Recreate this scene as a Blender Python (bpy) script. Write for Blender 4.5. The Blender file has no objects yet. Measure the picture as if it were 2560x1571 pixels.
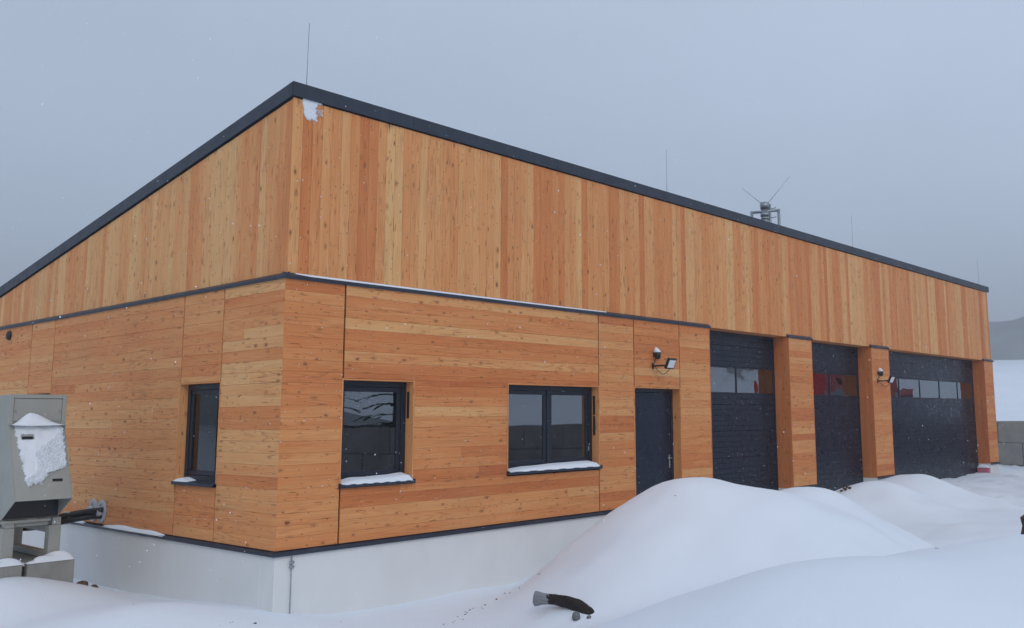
import bpy, math, random
import numpy as np
from mathutils import Matrix, Vector
random.seed(7)
rng = np.random.default_rng(7)
S = bpy.context.scene
COL = S.collection

# ------------------------------------------------------------------ camera
CAM = Vector((-6.2007, -10.2555, 1.6))
YAW, PITCH, ROLL = (math.radians(a) for a in (40.4243, 8.0735, -0.4198))
F = Vector((math.cos(YAW)*math.cos(PITCH), math.sin(YAW)*math.cos(PITCH), math.sin(PITCH)))
R0 = Vector((math.sin(YAW), -math.cos(YAW), 0)); U0 = R0.cross(F)
RX = R0*math.cos(ROLL) + U0*math.sin(ROLL); UX = -R0*math.sin(ROLL) + U0*math.cos(ROLL)
cd = bpy.data.cameras.new('camera'); cam = bpy.data.objects.new('camera', cd); COL.objects.link(cam)
m = Matrix((RX, UX, -F)).transposed().to_4x4(); m.translation = CAM
cam.matrix_world = m
cd.sensor_width = 36; cd.lens = 2351.91/2560*36
cd.shift_x = -208.81/2560; cd.shift_y = -76.42/2560
cd.clip_start = .05; cd.clip_end = 4000
S.camera = cam

# ------------------------------------------------------------------ light
SUN_AZ = math.radians(212)      # clockwise from +Y
SUN_EL = math.radians(32)
W = bpy.data.worlds.new('World'); S.world = W; W.use_nodes = True
nt = W.node_tree; nt.nodes.clear()
N = nt.nodes.new; L = nt.links.new
out = N('ShaderNodeOutputWorld')
sky = N('ShaderNodeTexSky'); sky.sky_type = 'NISHITA'; sky.sun_disc = False
sky.sun_elevation = SUN_EL; sky.sun_rotation = SUN_AZ; sky.air_density = 1.5; sky.dust_density = 4
bg1 = N('ShaderNodeBackground'); bg1.inputs[1].default_value = .1
L(sky.outputs[0], bg1.inputs[0])
tc = N('ShaderNodeTexCoord'); sep = N('ShaderNodeSeparateXYZ'); L(tc.outputs['Generated'], sep.inputs[0])
ramp = N('ShaderNodeValToRGB'); L(sep.outputs[2], ramp.inputs[0])
e = ramp.color_ramp.elements
e[0].position = 0.0; e[0].color = (.315, .385, .51, 1)
e[1].position = 1.0; e[1].color = (.49, .59, .75, 1)
x = e.new(.18); x.color = (.405, .485, .63, 1)
x = e.new(.42); x.color = (.455, .535, .675, 1)
noi = N('ShaderNodeTexNoise'); noi.inputs['Scale'].default_value = 1.5; noi.inputs['Detail'].default_value = 4
noi.inputs['Roughness'].default_value = .5
mp = N('ShaderNodeMapping'); mp.inputs['Scale'].default_value = (1, 1, 2.2); mp.inputs['Location'].default_value = (.35, .2, 0)
L(tc.outputs['Generated'], mp.inputs[0]); L(mp.outputs[0], noi.inputs[0])
mr = N('ShaderNodeMapRange'); mr.inputs[1].default_value = .3; mr.inputs[2].default_value = .7
mr.inputs[3].default_value = .93; mr.inputs[4].default_value = 1.07; L(noi.outputs[0], mr.inputs[0])
mx = N('ShaderNodeMix'); mx.data_type = 'RGBA'; mx.blend_type = 'MULTIPLY'; mx.inputs[0].default_value = 1
L(ramp.outputs[0], mx.inputs[6])
dt = N('ShaderNodeVectorMath'); dt.operation = 'DOT_PRODUCT'; dt.inputs[1].default_value = (.47, -.88, 0); L(tc.outputs['Generated'], dt.inputs[0])
ma = N('ShaderNodeMath'); ma.operation = 'MULTIPLY_ADD'; ma.inputs[1].default_value = .20; ma.inputs[2].default_value = 1.06; L(dt.outputs['Value'], ma.inputs[0])
mb_ = N('ShaderNodeMath'); mb_.operation = 'MULTIPLY'; L(ma.outputs[0], mb_.inputs[0]); L(mr.outputs[0], mb_.inputs[1]); L(mb_.outputs[0], mx.inputs[7])
bg2 = N('ShaderNodeBackground'); bg2.inputs[1].default_value = 1.0; L(mx.outputs[2], bg2.inputs[0])
ms = N('ShaderNodeMixShader'); ms.inputs[0].default_value = .88
L(bg1.outputs[0], ms.inputs[1]); L(bg2.outputs[0], ms.inputs[2]); L(ms.outputs[0], out.inputs[0])

sd = bpy.data.lights.new('sun', 'SUN'); sd.energy = 0.62; sd.angle = math.radians(35); sd.color = (1, .965, .92)
sun = bpy.data.objects.new('sun', sd); COL.objects.link(sun)
sv = Vector((math.sin(SUN_AZ)*math.cos(SUN_EL), math.cos(SUN_AZ)*math.cos(SUN_EL), math.sin(SUN_EL)))
sun.rotation_euler = sv.to_track_quat('Z', 'Y').to_euler()
sun.location = sv*60
S.view_settings.view_transform = 'Standard'; S.view_settings.look = 'None'
S.view_settings.exposure = 0.3; S.view_settings.gamma = 1; S.view_settings.use_curve_mapping = False
S.cycles.max_bounces = 8

# ------------------------------------------------------------------ helpers
class MB:
    """collects quads / polygons, with uv in metres and a tone value for each face"""
    def __init__(s): s.v = []; s.f = []; s.uv = []; s.t = []; s.sm = []
    def face(s, pts, uv=None, tone=.5, smooth=False):
        i = len(s.v); s.v += [tuple(p) for p in pts]; s.f.append(tuple(range(i, i+len(pts))))
        s.uv.append(uv or [(0, 0)]*len(pts)); s.t.append(tone); s.sm.append(smooth)
    def mesh(s, vs, fs, smooth=False, tone=.5):
        i = len(s.v); s.v += [tuple(p) for p in vs]
        for f in fs:
            s.f.append(tuple(i+k for k in f)); s.uv.append([(vs[k][0]+vs[k][1], vs[k][2]) for k in f]); s.t.append(tone); s.sm.append(smooth)
        return s
    def box(s, x0, x1, y0, y1, z0, z1, b=0.0, tone=.5):
        if b <= 0:
            vs = [(x, y, z) for z in (z0, z1) for y in (y0, y1) for x in (x0, x1)]
            fs = [(0, 2, 3, 1), (4, 5, 7, 6), (0, 1, 5, 4), (2, 6, 7, 3), (0, 4, 6, 2), (1, 3, 7, 5)]
            return s.mesh(vs, fs, tone=tone)
        X = ((x0, x0+b), (x1, x1-b)); Y = ((y0, y0+b), (y1, y1-b)); Z = ((z0, z0+b), (z1, z1-b))
        idx = {}; vs = []
        for i in (0, 1):
            for j in (0, 1):
                for k in (0, 1):
                    for a in range(3):
                        idx[i, j, k, a] = len(vs)
                        vs.append((X[i][0 if a == 0 else 1], Y[j][0 if a == 1 else 1], Z[k][0 if a == 2 else 1]))
        fs = []
        for a in range(3):
            o = [q for q in range(3) if q != a]
            for sd_ in (0, 1):
                q = []
                for (p, r) in ((0, 0), (1, 0), (1, 1), (0, 1)):
                    c = [0, 0, 0]; c[a] = sd_; c[o[0]] = p; c[o[1]] = r; q.append(idx[c[0], c[1], c[2], a])
                fs.append(tuple(q))
        for a in range(3):           # edges along axis a
            o = [q for q in range(3) if q != a]
            for p in (0, 1):
                for r in (0, 1):
                    c0 = [0, 0, 0]; c0[o[0]] = p; c0[o[1]] = r; c1 = list(c0); c1[a] = 1
                    fs.append((idx[(*c0, o[0])], idx[(*c1, o[0])], idx[(*c1, o[1])], idx[(*c0, o[1])]))
        for i in (0, 1):
            for j in (0, 1):
                for k in (0, 1): fs.append((idx[i, j, k, 0], idx[i, j, k, 1], idx[i, j, k, 2]))
        return s.mesh(vs, fs, tone=tone)
    def prism(s, prof, axis, a0, a1, tone=.5):
        """prof: list of (p,q) in the two other axes, extruded along axis"""
        def P(p, q, a): return {'x': (a, p, q), 'y': (p, a, q), 'z': (p, q, a)}[axis]
        n = len(prof); vs = [P(p, q, a0) for p, q in prof]+[P(p, q, a1) for p, q in prof]
        fs = [(i, (i+1) % n, n+(i+1) % n, n+i) for i in range(n)]+[tuple(range(n)), tuple(range(2*n-1, n-1, -1))]
        return s.mesh(vs, fs, tone=tone)
    def tube(s, pts, r, n=8, caps=True, smooth=True):
        pts = [Vector(p) for p in pts]; rs = r if isinstance(r, (list, tuple)) else [r]*len(pts)
        vs = []; k = len(pts); up = None
        for i, p in enumerate(pts):
            d = (pts[min(i+1, k-1)]-pts[max(i-1, 0)]).normalized()
            if up is None:
                up = d.cross(Vector((0, 0, 1)) if abs(d.z) < .9 else Vector((1, 0, 0))).normalized()
            up = (up - d*up.dot(d)).normalized(); w = d.cross(up)
            for j in range(n):
                a = 2*math.pi*j/n; vs.append(p+(up*math.cos(a)+w*math.sin(a))*rs[i])
        fs = [(i*n+j, i*n+(j+1) % n, (i+1)*n+(j+1) % n, (i+1)*n+j) for i in range(k-1) for j in range(n)]
        s.mesh(vs, fs, smooth)
        if caps: s.mesh(vs[:n], [tuple(range(n-1, -1, -1))]); s.mesh(vs[-n:], [tuple(range(n))])
        return s
    def board(s, o, l, w, nrm, Ln, Wd, T=.022, ch=.0022, tone=.5, cut=0):
        """a plank: o = corner, l/w/nrm = unit axes of length, width and outward normal; chamfered front edges"""
        o, l, w, nrm = Vector(o), Vector(l), Vector(w), Vector(nrm)
        prof = [(0, -T), (0, -ch), (ch, 0), (Wd-ch, 0), (Wd, -ch), (Wd, -T)]
        u0 = random.uniform(0, 80); v0 = random.uniform(0, 40)
        A = [o+w*p+nrm*q for p, q in prof]; B = [a+l*(Ln-cut*p) for a, (p, q) in zip(A, prof)]
        acc = 0; vv = [0]
        for i in range(5): acc += math.hypot(prof[i+1][0]-prof[i][0], prof[i+1][1]-prof[i][1]); vv.append(acc)
        for i in range(5):
            s.face([A[i], B[i], B[i+1], A[i+1]], [(u0, v0+vv[i]), (u0+Ln, v0+vv[i]), (u0+Ln, v0+vv[i+1]), (u0, v0+vv[i+1])], tone)
        s.face([A[5], B[5], B[0], A[0]], [(u0, v0)]*4, tone)
        s.face(A, [(u0+p, v0+q) for p, q in prof], tone); s.face(B[::-1], [(u0+p, v0+q) for p, q in prof[::-1]], tone)
        return s
    def build(s, name, mat, parent=None, **props):
        me = bpy.data.meshes.new(name); me.from_pydata(s.v, [], s.f)
        uvl = me.uv_layers.new(name='grain')
        uvl.data.foreach_set('uv', np.array([c for f in s.uv for c in f], 'f').ravel())
        at = me.attributes.new('tone', 'FLOAT', 'FACE'); at.data.foreach_set('value', np.array(s.t, 'f'))
        me.polygons.foreach_set('use_smooth', np.array(s.sm, bool))
        me.materials.append(mat); me.validate()
        fix_normals(me)
        return link(name, me, parent, **props)

def fix_normals(me):
    import bmesh
    bm = bmesh.new(); bm.from_mesh(me)
    bmesh.ops.remove_doubles(bm, verts=bm.verts, dist=1e-5)
    bmesh.ops.recalc_face_normals(bm, faces=bm.faces); bm.to_mesh(me); bm.free()

def link(name, data, parent=None, **props):
    o = bpy.data.objects.new(name, data); COL.objects.link(o)
    if parent is not None:
        o.parent = parent
        o.matrix_parent_inverse = Matrix.Identity(4)
        org = WORLD.get(parent.name, Vector((0, 0, 0)))
        if org.length > 0: data.transform(Matrix.Translation(-org))
    for k, v in props.items(): o[k] = v
    return o
WORLD = {}      # world origin of every Empty, so that parts can be written in world coordinates
def thing(name, loc, label, cat, group=None):
    o = bpy.data.objects.new(name, None); COL.objects.link(o); o.location = loc; o.empty_display_size = .2
    WORLD[o.name] = Vector(loc); o['label'] = label; o['category'] = cat
    if group: o['group'] = group
    return o
def sub(o, parent):     # a part whose own children are written in world coordinates too
    WORLD[o.name] = WORLD.get(parent.name, Vector((0, 0, 0))); return o

# ------------------------------------------------------------------ materials
def mat(name):
    mt = bpy.data.materials.new(name); mt.use_nodes = True
    return mt, mt.node_tree, mt.node_tree.nodes['Principled BSDF']
def mnode(t, op, a, b=None, c=None):
    n = t.nodes.new('ShaderNodeMath'); n.operation = op
    for i, q in enumerate((a, b, c)):
        if q is None: continue
        if isinstance(q, (int, float)): n.inputs[i].default_value = q
        else: t.links.new(q, n.inputs[i])
    return n.outputs[0]
def noise(t, vec, scale, detail=2, rough=.5, dims='3D'):
    n = t.nodes.new('ShaderNodeTexNoise'); n.noise_dimensions = dims
    n.inputs['Scale'].default_value = scale; n.inputs['Detail'].default_value = detail; n.inputs['Roughness'].default_value = rough
    t.links.new(vec, n.inputs['Vector']); return n.outputs[0]
def mapping(t, vec, sc, loc=(0, 0, 0)):
    n = t.nodes.new('ShaderNodeMapping'); n.inputs['Scale'].default_value = sc; n.inputs['Location'].default_value = loc
    t.links.new(vec, n.inputs[0]); return n.outputs[0]
def mixc(t, fac, a, b, mode='MIX'):
    n = t.nodes.new('ShaderNodeMix'); n.data_type = 'RGBA'; n.blend_type = mode
    for i, q in ((0, fac), (6, a), (7, b)):
        if isinstance(q, (int, float)): n.inputs[i].default_value = q
        elif isinstance(q, tuple): n.inputs[i].default_value = (*q, 1)
        else: t.links.new(q, n.inputs[i])
    return n.outputs[2]
def rng_map(t, v, a, b, c, d):
    n = t.nodes.new('ShaderNodeMapRange'); t.links.new(v, n.inputs[0])
    for i, q in enumerate((a, b, c, d)): n.inputs[i+1].default_value = q
    return n.outputs[0]
def bump(t, bs, h, strength, dist):
    n = t.nodes.new('ShaderNodeBump'); n.inputs['Strength'].default_value = strength; n.inputs['Distance'].default_value = dist
    t.links.new(h, n.inputs['Height']); t.links.new(n.outputs[0], bs.inputs['Normal'])
def objco(t): return t.nodes.new('ShaderNodeTexCoord').outputs['Object']

def wood_mat():
    mt, t, b = mat('larch_wood')
    uv = t.nodes.new('ShaderNodeUVMap'); uv.uv_map = 'grain'; uvo = uv.outputs[0]
    at = t.nodes.new('ShaderNodeAttribute'); at.attribute_name = 'tone'; tone = at.outputs['Fac']
    cr = t.nodes.new('ShaderNodeValToRGB'); e = cr.color_ramp.elements
    # slow change of tone along and across the plank
    sl = noise(t, mapping(t, uvo, (.7, 9, 1)), 1, 2)
    tn = mnode(t, 'ADD', tone, mnode(t, 'MULTIPLY', mnode(t, 'SUBTRACT', sl, .5), .62))
    t.links.new(tn, cr.inputs[0])
    e[0].position = 0; e[0].color = (.80, .465, .195, 1)
    e[1].position = 1; e[1].color = (.54, .145, .042, 1)
    q = e.new(.33); q.color = (.76, .340, .124, 1)
    q = e.new(.66); q.color = (.68, .230, .070, 1)
    col = cr.outputs[0]
    # annual rings as contour lines of a stretched noise
    rn = noise(t, mapping(t, uvo, (.55, 7.5, 1)), 1, 1.5, .45)
    rings = mnode(t, 'SINE', mnode(t, 'MULTIPLY', rn, 75.0))
    rg = rng_map(t, rings, .1, 1, 0, 1)
    patch = rng_map(t, noise(t, mapping(t, uvo, (.6, 3, 1), (7, 3, 0)), 1, 1), .42, .62, .15, 1)
    col = mixc(t, mnode(t, 'MULTIPLY', mnode(t, 'MULTIPLY', rg, patch), .37), col, (.34, .115, .035))
    # fine streaks
    st = noise(t, mapping(t, uvo, (1.6, 85, 1)), 1, 3, .6)
    col = mixc(t, mnode(t, 'MULTIPLY', rng_map(t, st, .35, .75, 0, 1), .32), col, (.35, .13, .045))
    st2 = noise(t, mapping(t, uvo, (3.2, 38, 1), (3, 9, 0)), 1, 2, .55)
    col = mixc(t, mnode(t, 'MULTIPLY', rng_map(t, st2, .55, .8, 0, 1), .35), col, (.66, .42, .21))
    # knots
    def knots(sc, loc, r0, r1, gate):
        v = t.nodes.new('ShaderNodeTexVoronoi'); v.voronoi_dimensions = '2D'; v.inputs['Scale'].default_value = 1
        wob = t.nodes.new('ShaderNodeVectorMath'); wob.operation = 'ADD'
        mpo = mapping(t, uvo, sc, loc); t.links.new(mpo, wob.inputs[0])
        nn = t.nodes.new('ShaderNodeTexNoise'); nn.inputs['Scale'].default_value = 3.0; nn.inputs['Detail'].default_value = 2; t.links.new(mpo, nn.inputs['Vector'])
        sc_ = t.nodes.new('ShaderNodeVectorMath'); sc_.operation = 'SCALE'; sc_.inputs['Scale'].default_value = .16
        t.links.new(nn.outputs['Color'], sc_.inputs[0]); t.links.new(sc_.outputs[0], wob.inputs[1])
        t.links.new(wob.outputs[0], v.inputs['Vector'])
        sp = t.nodes.new('ShaderNodeSeparateColor'); t.links.new(v.outputs['Color'], sp.inputs[0])
        on = mnode(t, 'LESS_THAN', sp.outputs[0], gate)
        rad = mnode(t, 'MULTIPLY_ADD', sp.outputs[1], r1-r0, r0)
        d = mnode(t, 'DIVIDE', v.outputs['Distance'], rad)
        return on, d, sp.outputs[2]
    on, d, rc = knots((3.6, 7.0, 1), (0, 0, 0), .045, .125, .44)
    kz = rng_map(t, noise(t, mapping(t, uvo, (.3, 1.7, 1), (2, 5, 0)), 1, 1), .38, .56, .25, 1)
    on = mnode(t, 'MULTIPLY', on, kz)
    halo = mnode(t, 'MULTIPLY', rng_map(t, d, 1.0, 2.3, 1, 0), on)
    col = mixc(t, mnode(t, 'MULTIPLY', halo, .45), col, (.36, .13, .045))
    core = mnode(t, 'MULTIPLY', rng_map(t, d, .75, 1.05, 1, 0), on)
    kc = mixc(t, rc, (.36, .13, .037), (.16, .055, .02))
    col = mixc(t, mnode(t, 'MULTIPLY', core, mnode(t, 'MULTIPLY_ADD', rc, .5, .4)), col, kc)
    on2, d2, rc2 = knots((7.5, 12, 1), (31, 17, 0), .05, .115, .38)
    core2 = mnode(t, 'MULTIPLY', rng_map(t, d2, .7, 1.1, 1, 0), on2)
    col = mixc(t, mnode(t, 'MULTIPLY', core2, .7), col, (.19, .065, .022))
    # resin / bark streaks, short and dark
    on3, d3, rc3 = knots((3.2, 42, 1), (51, 27, 0), .08, .30, .09)
    core3 = mnode(t, 'MULTIPLY', rng_map(t, d3, .6, 1.1, 1, 0), on3)
    col = mixc(t, mnode(t, 'MULTIPLY', core3, .7), col, (.17, .06, .022))
    # spike knots: slanting branch traces in some planks
    rt = t.nodes.new('ShaderNodeMapping'); rt.inputs['Rotation'].default_value = (0, 0, .9); t.links.new(uvo, rt.inputs[0])
    uvs = uvo; uvo = rt.outputs[0]
    on4, d4, rc4 = knots((9.5, 3.4, 1), (11, 57, 0), .07, .20, .14)
    uvo = uvs
    zone = rng_map(t, noise(t, mapping(t, uvo, (.35, 2.2, 1), (4, 8, 0)), 1, 1), .46, .58, 0, 1)
    core4 = mnode(t, 'MULTIPLY', mnode(t, 'MULTIPLY', rng_map(t, d4, .4, 1.15, 1, 0), on4), zone)
    col = mixc(t, mnode(t, 'MULTIPLY', core4, .62), col, (.33, .125, .04))
    # weather: faint large blotches
    bl = noise(t, objco(t), .55, 3, .6)
    col = mixc(t, rng_map(t, bl, .5, .75, 0, .14), col, (.33, .20, .115))
    t.links.new(col, b.inputs['Base Color'])
    b.inputs['Roughness'].default_value = .62; b.inputs['Specular IOR Level'].default_value = .3
    hh = mnode(t, 'ADD', mnode(t, 'MULTIPLY', st, .6), mnode(t, 'MULTIPLY', core, -.6))
    bump(t, b, hh, .25, .002)
    return mt
WOOD = wood_mat()

def simple(name, c, rough=.5, metal=0, var=.12, scale=3, spec=.5, bmp=0, bscale=60, bdist=.003, dirt=None, dscale=1.2, damt=.4):
    mt, t, b = mat(name)
    co = objco(t)
    n = noise(t, co, scale, 5, .6)
    dark = tuple(q*(1-var) for q in c); light = tuple(min(1, q*(1+var)) for q in c)
    col = mixc(t, rng_map(t, n, .3, .7, 0, 1), dark, light)
    if dirt:
        n2 = noise(t, mapping(t, co, (1, 1, .35)), dscale, 6, .65)
        col = mixc(t, rng_map(t, n2, .48, .72, 0, damt), col, dirt)
    t.links.new(col, b.inputs['Base Color'])
    b.inputs['Metallic'].default_value = metal; b.inputs['Specular IOR Level'].default_value = spec
    r = noise(t, co, scale*2.3, 3)
    t.links.new(rng_map(t, r, .3, .7, max(.02, rough-.08), min(1, rough+.08)), b.inputs['Roughness'])
    if bmp: bump(t, b, noise(t, co, bscale, 4, .6), bmp, bdist)
    return mt
TRIM = simple('anthracite_sheet', (.022, .030, .048), .42, 0, .12, 2, .4, .08, 4, .01, (.07, .09, .12), 3, .25)
LEAF = simple('anthracite_door_paint', (.009, .0155, .031), .30, 0, .10, 2, .26, .008, 1.5, .004, (.016, .025, .044), 1.5, .3)
FRAME = simple('anthracite_window_frame', (.014, .019, .032), .36, 0, .1, 4, .35)
PLAST = simple('white_render', (.72, .725, .72), .85, 0, .03, 1.5, .25, .25, 120, .002, (.56, .53, .48), .8, .22)
SNOWC = (.83, .865, .905)
def snow_mat():
    mt, t, b = mat('fresh_snow')
    co = objco(t)
    col = mixc(t, rng_map(t, noise(t, co, .35, 4, .55), .3, .7, 0, 1), (.75, .80, .86), (.81, .85, .90))
    t.links.new(col, b.inputs['Base Color']); b.inputs['Roughness'].default_value = .75
    b.inputs['Specular IOR Level'].default_value = .2
    h = mnode(t, 'ADD', mnode(t, 'MULTIPLY', noise(t, co, 3.2, 5, .55), .02), mnode(t, 'MULTIPLY', noise(t, co, 45, 3, .6), .0035))
    bump(t, b, h, .55, 1)
    return mt
SNOW = snow_mat()
BLACK = simple('black_plastic', (.012, .012, .014), .45, 0, .1, 8)
STEEL = simple('galvanised_steel', (.33, .36, .39), .45, .7, .18, 9)
UNIT = simple('grey_beige_coated_steel', (.335, .338, .305), .5, 0, .06, 1.5, .4, .05, 6, .004, (.22, .215, .19), 1.4, .35)
CONC = simple('concrete', (.30, .295, .275), .9, 0, .14, 2.5, .2, .4, 40, .004, (.13, .12, .11), 1.1, .55)
RED = simple('red_vehicle_paint', (.62, .03, .03), .25, 0, .05, 2)
WHITE = simple('white_paint', (.75, .76, .76), .4, 0, .04, 3)
PINK = simple('pink_insulation_board', (.52, .17, .22), .85, 0, .08, 6, .2)
INNER = simple('interior_plaster', (.45, .44, .42), .9, 0, .05, 1)
MEMB = simple('black_facade_membrane', (.012, .011, .010), .9, 0, .1, 3, .1)
BARK = simple('dark_wet_bark', (.022, .016, .014), .7, 0, .4, 14, .2, .9, 26, .015)
SAWN = simple('grey_sawn_wood', (.20, .21, .225), .8, 0, .15, 12, .2, .3, 60, .003)
STONE = simple('grey_stone', (.13, .135, .145), .85, 0, .4, 9, .2, .6, 22, .01)
SOIL = simple('brown_clods', (.11, .065, .042), .95, 0, .4, 20, .1, .8, 40, .01)
FLANGE = simple('pale_grey_collar', (.42, .43, .45), .5, 0, .08, 6)
LENS = simple('frosted_lamp_glass', (.70, .74, .76), .25, 0, .04, 10)
HILLM = simple('forested_hill', (.24, .255, .27), .95, 0, .5, .02, .1)  # snowy forest grey, lightened further to put some of the mist into the colour
RUBBER = simple('black_rubber', (.02, .02, .02), .7, 0, .1, 6)
POLE = simple('weathered_brown_timber', (.060, .045, .030), .8, 0, .3, 8, .2, .5, 30, .005)

def glass_mat(name, tint, ior, wave=.12, wsc=.9):
    mt = bpy.data.materials.new(name); mt.use_nodes = True; t = mt.node_tree; t.nodes.clear()
    o = t.nodes.new('ShaderNodeOutputMaterial'); mx = t.nodes.new('ShaderNodeMixShader')
    fr = t.nodes.new('ShaderNodeFresnel'); fr.inputs[0].default_value = ior
    tr = t.nodes.new('ShaderNodeBsdfTransparent'); tr.inputs[0].default_value = (*tint, 1)
    gl = t.nodes.new('ShaderNodeBsdfGlossy'); gl.inputs['Roughness'].default_value = .012
    gl.inputs[0].default_value = (.92, .95, 1, 1)
    nz = t.nodes.new('ShaderNodeTexNoise'); nz.inputs['Scale'].default_value = wsc; nz.inputs['Detail'].default_value = 1
    t.links.new(objco(t), nz.inputs['Vector'])
    bp = t.nodes.new('ShaderNodeBump'); bp.inputs['Strength'].default_value = wave; bp.inputs['Distance'].default_value = .02
    t.links.new(nz.outputs[0], bp.inputs['Height']); t.links.new(bp.outputs[0], gl.inputs['Normal'])
    t.links.new(fr.outputs[0], mx.inputs[0]); t.links.new(tr.outputs[0], mx.inputs[1]); t.links.new(gl.outputs[0], mx.inputs[2])
    t.links.new(mx.outputs[0], o.inputs[0]); return mt
GLASS = glass_mat('insulating_glass', (.42, .46, .48), 2.8)
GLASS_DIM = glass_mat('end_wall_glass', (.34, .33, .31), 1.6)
GGLASS = glass_mat('door_glazing', (.5, .52, .54), 3.0, .55, 1.6)

# ------------------------------------------------------------------ snow ground
HEAPS = [[4.711, -2.718, 0.781, 0.897, 0.924], [3.615, -2.981, 0.167, 0.678, 0.734], [6.502, -3.523, 0.532, 0.712, 0.662],
 [5.011, -3.513, 0.656, 0.63, 0.882], [7.465, -2.704, 0.356, 0.622, 0.664], [12.174, -1.988, 0.3, 0.574, 0.546],
 [14.038, -1.893, 0.31, 0.526, 0.784], [10.624, -1.487, 0.12, 0.613, 0.576], [0.503, -7.179, 0.552, 0.532, 1.288],
 [2.144, -8.338, 0.637, 0.339, 1.228], [-1.163, -6.127, -0.061, 0.323, 1.173], [-1.382, 0.288, -0.406, 0.283, 0.78],
 [-1.774, 2.795, -0.265, 0.439, 0.417]]
def sm(q): q = np.clip(q, 0, 1); return q*q*(3-2*q)
def ground_h(x, y):
    x = np.asarray(x, float); y = np.asarray(y, float)
    z = -0.82+0.52*sm((x-3)/9.0) + 0.35*sm((-y-6.5)/3.5)*sm((6-x)/6)
    acc = np.exp(9*z)
    for hx, hy, H, s_, r in HEAPS:
        acc = acc+np.exp(9*(H-s_*(np.sqrt((x-hx)**2+(y-hy)**2+r*r)-r)))
    return np.log(acc)/9
_ph = rng.uniform(0, 6.28, (40, 2)); _dr = rng.uniform(0, 6.28, 40)
def wob(x, y, f0, f1, k0, k1):
    z = 0
    for i in range(k0, k1):
        f = f0*(f1/f0)**((i-k0)/max(1, k1-k0-1)); a = _dr[i]
        z = z+np.sin((x*math.cos(a)+y*math.sin(a))*f+_ph[i, 0])*np.sin((x*math.sin(a)-y*math.cos(a))*f*.8+_ph[i, 1])*(f0/f)**.6
    return z
def ground_full(x, y):
    z = ground_h(x, y)
    z = z+.010*wob(x, y, 1.1, 6, 0, 10)+.016*wob(x, y, 2.2, 8, 10, 20)*sm((x-1)/3)
    yard = sm((x-13)/4)*sm((y+9)/2)
    z = z+yard*.022*wob(x, y, 3.5, 22, 10, 30)*(.6+.4*np.sin(y*2.3+x*.2))
    return z
gx = np.concatenate([-12-np.geomspace(430, .25, 30), np.arange(-12, 33, .11), 33+np.geomspace(.25, 400, 34)])
gy = np.concatenate([-14-np.geomspace(420, .25, 30), np.arange(-14, 7.5, .11), 7.5+np.geomspace(.25, 420, 34)])
GX, GY = np.meshgrid(gx, gy, indexing='ij'); GZ = ground_full(GX, GY)
inside = ((GX > .18) & (GY > .18) & (GX < 9) | (GX >= 9) & (GX < 25.9) & (GY > .55)) & (GY < 14)
GZ = np.where(inside, np.minimum(GZ, -.75), GZ)
def grid_obj(name, X, Y, Z, mt, smooth=True, parent=None, **props):
    n0, n1 = X.shape
    me = bpy.data.meshes.new(name)
    i = np.arange(n0*n1).reshape(n0, n1)
    q = np.stack([i[:-1, :-1], i[1:, :-1], i[1:, 1:], i[:-1, 1:]], -1).reshape(-1, 4)
    me.vertices.add(n0*n1); me.vertices.foreach_set('co', np.stack([X, Y, Z], -1).astype('f').ravel())
    me.loops.add(q.size); me.loops.foreach_set('vertex_index', q.astype('i').ravel())
    me.polygons.add(len(q)); me.polygons.foreach_set('loop_start', np.arange(0, q.size, 4, dtype='i'))
    me.update(); me.validate()
    me.polygons.foreach_set('use_smooth', np.full(len(q), smooth)); me.materials.append(mt)
    return link(name, me, parent, **props)
grid_obj('snow_ground', GX, GY, GZ, SNOW, kind='structure')

# hillside beyond the yard (behind the block wall) and the far hill
wall_path = [(28.3, 7.4), (32.3, -7.0), (27.0, -9.2), (7.0, -14.4)]
def along(path, n):
    p = np.array(path, float); seg = np.hypot(*np.diff(p, axis=0).T); cum = np.concatenate([[0], np.cumsum(seg)])
    s_ = np.linspace(0, cum[-1], n)
    return np.stack([np.interp(s_, cum, p[:, 0]), np.interp(s_, cum, p[:, 1])], -1)
th = np.radians(np.linspace(-70, 46, 90))           # bearings round the yard
ctr = np.array([10.0, -2.0])
rr = np.concatenate([[0, .4, 1, 2, 3.5, 6, 9], np.geomspace(12, 330, 26)])
TH, RR = np.meshgrid(th, rr, indexing='ij')
base_r = np.interp(np.degrees(th), [-70, -60, -40, -22, -8, 0, 10, 20, 30, 46], [12.6, 12.5, 13.4, 17.5, 23.2, 21.6, 21.2, 21.6, 24, 36])
HX = ctr[0]+np.cos(TH)*(base_r[:, None]+RR); HY = ctr[1]+np.sin(TH)*(base_r[:, None]+RR)
HZ = np.where(RR < .3, -.9, 1.12+np.minimum(RR, 26)*.098+np.clip(RR-26, 0, 400)*.055)+.18*wob(HX, HY, .05, .35, 30, 40)*np.clip(RR/10, 0, 1)
HZ = HZ + .6*np.clip(RR/40, 0, 1)*np.sin(TH*3+1)
grid_obj('snow_slope', HX, HY, HZ, SNOW, kind='structure')
ta = np.radians(np.linspace(-30, 70, 141)); hr = np.linspace(0, 1, 14)
TA, HR = np.meshgrid(ta, hr, indexing='ij')
top = 42+4*np.sin(TA*3.1+2.2)+3*np.sin(TA*7.3)+1.5*np.sin(TA*17)+.5*np.sin(TA*61)-7*np.clip((np.degrees(TA)-13)/10, 0, 2.2)
grid_obj('far_hill', CAM.x+np.cos(TA)*(250+HR*150), CAM.y+np.sin(TA)*(250+HR*150), -2+(top)*HR**.8+.7*np.sin(TA*93+HR*9)*HR, HILLM, kind='structure')

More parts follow.
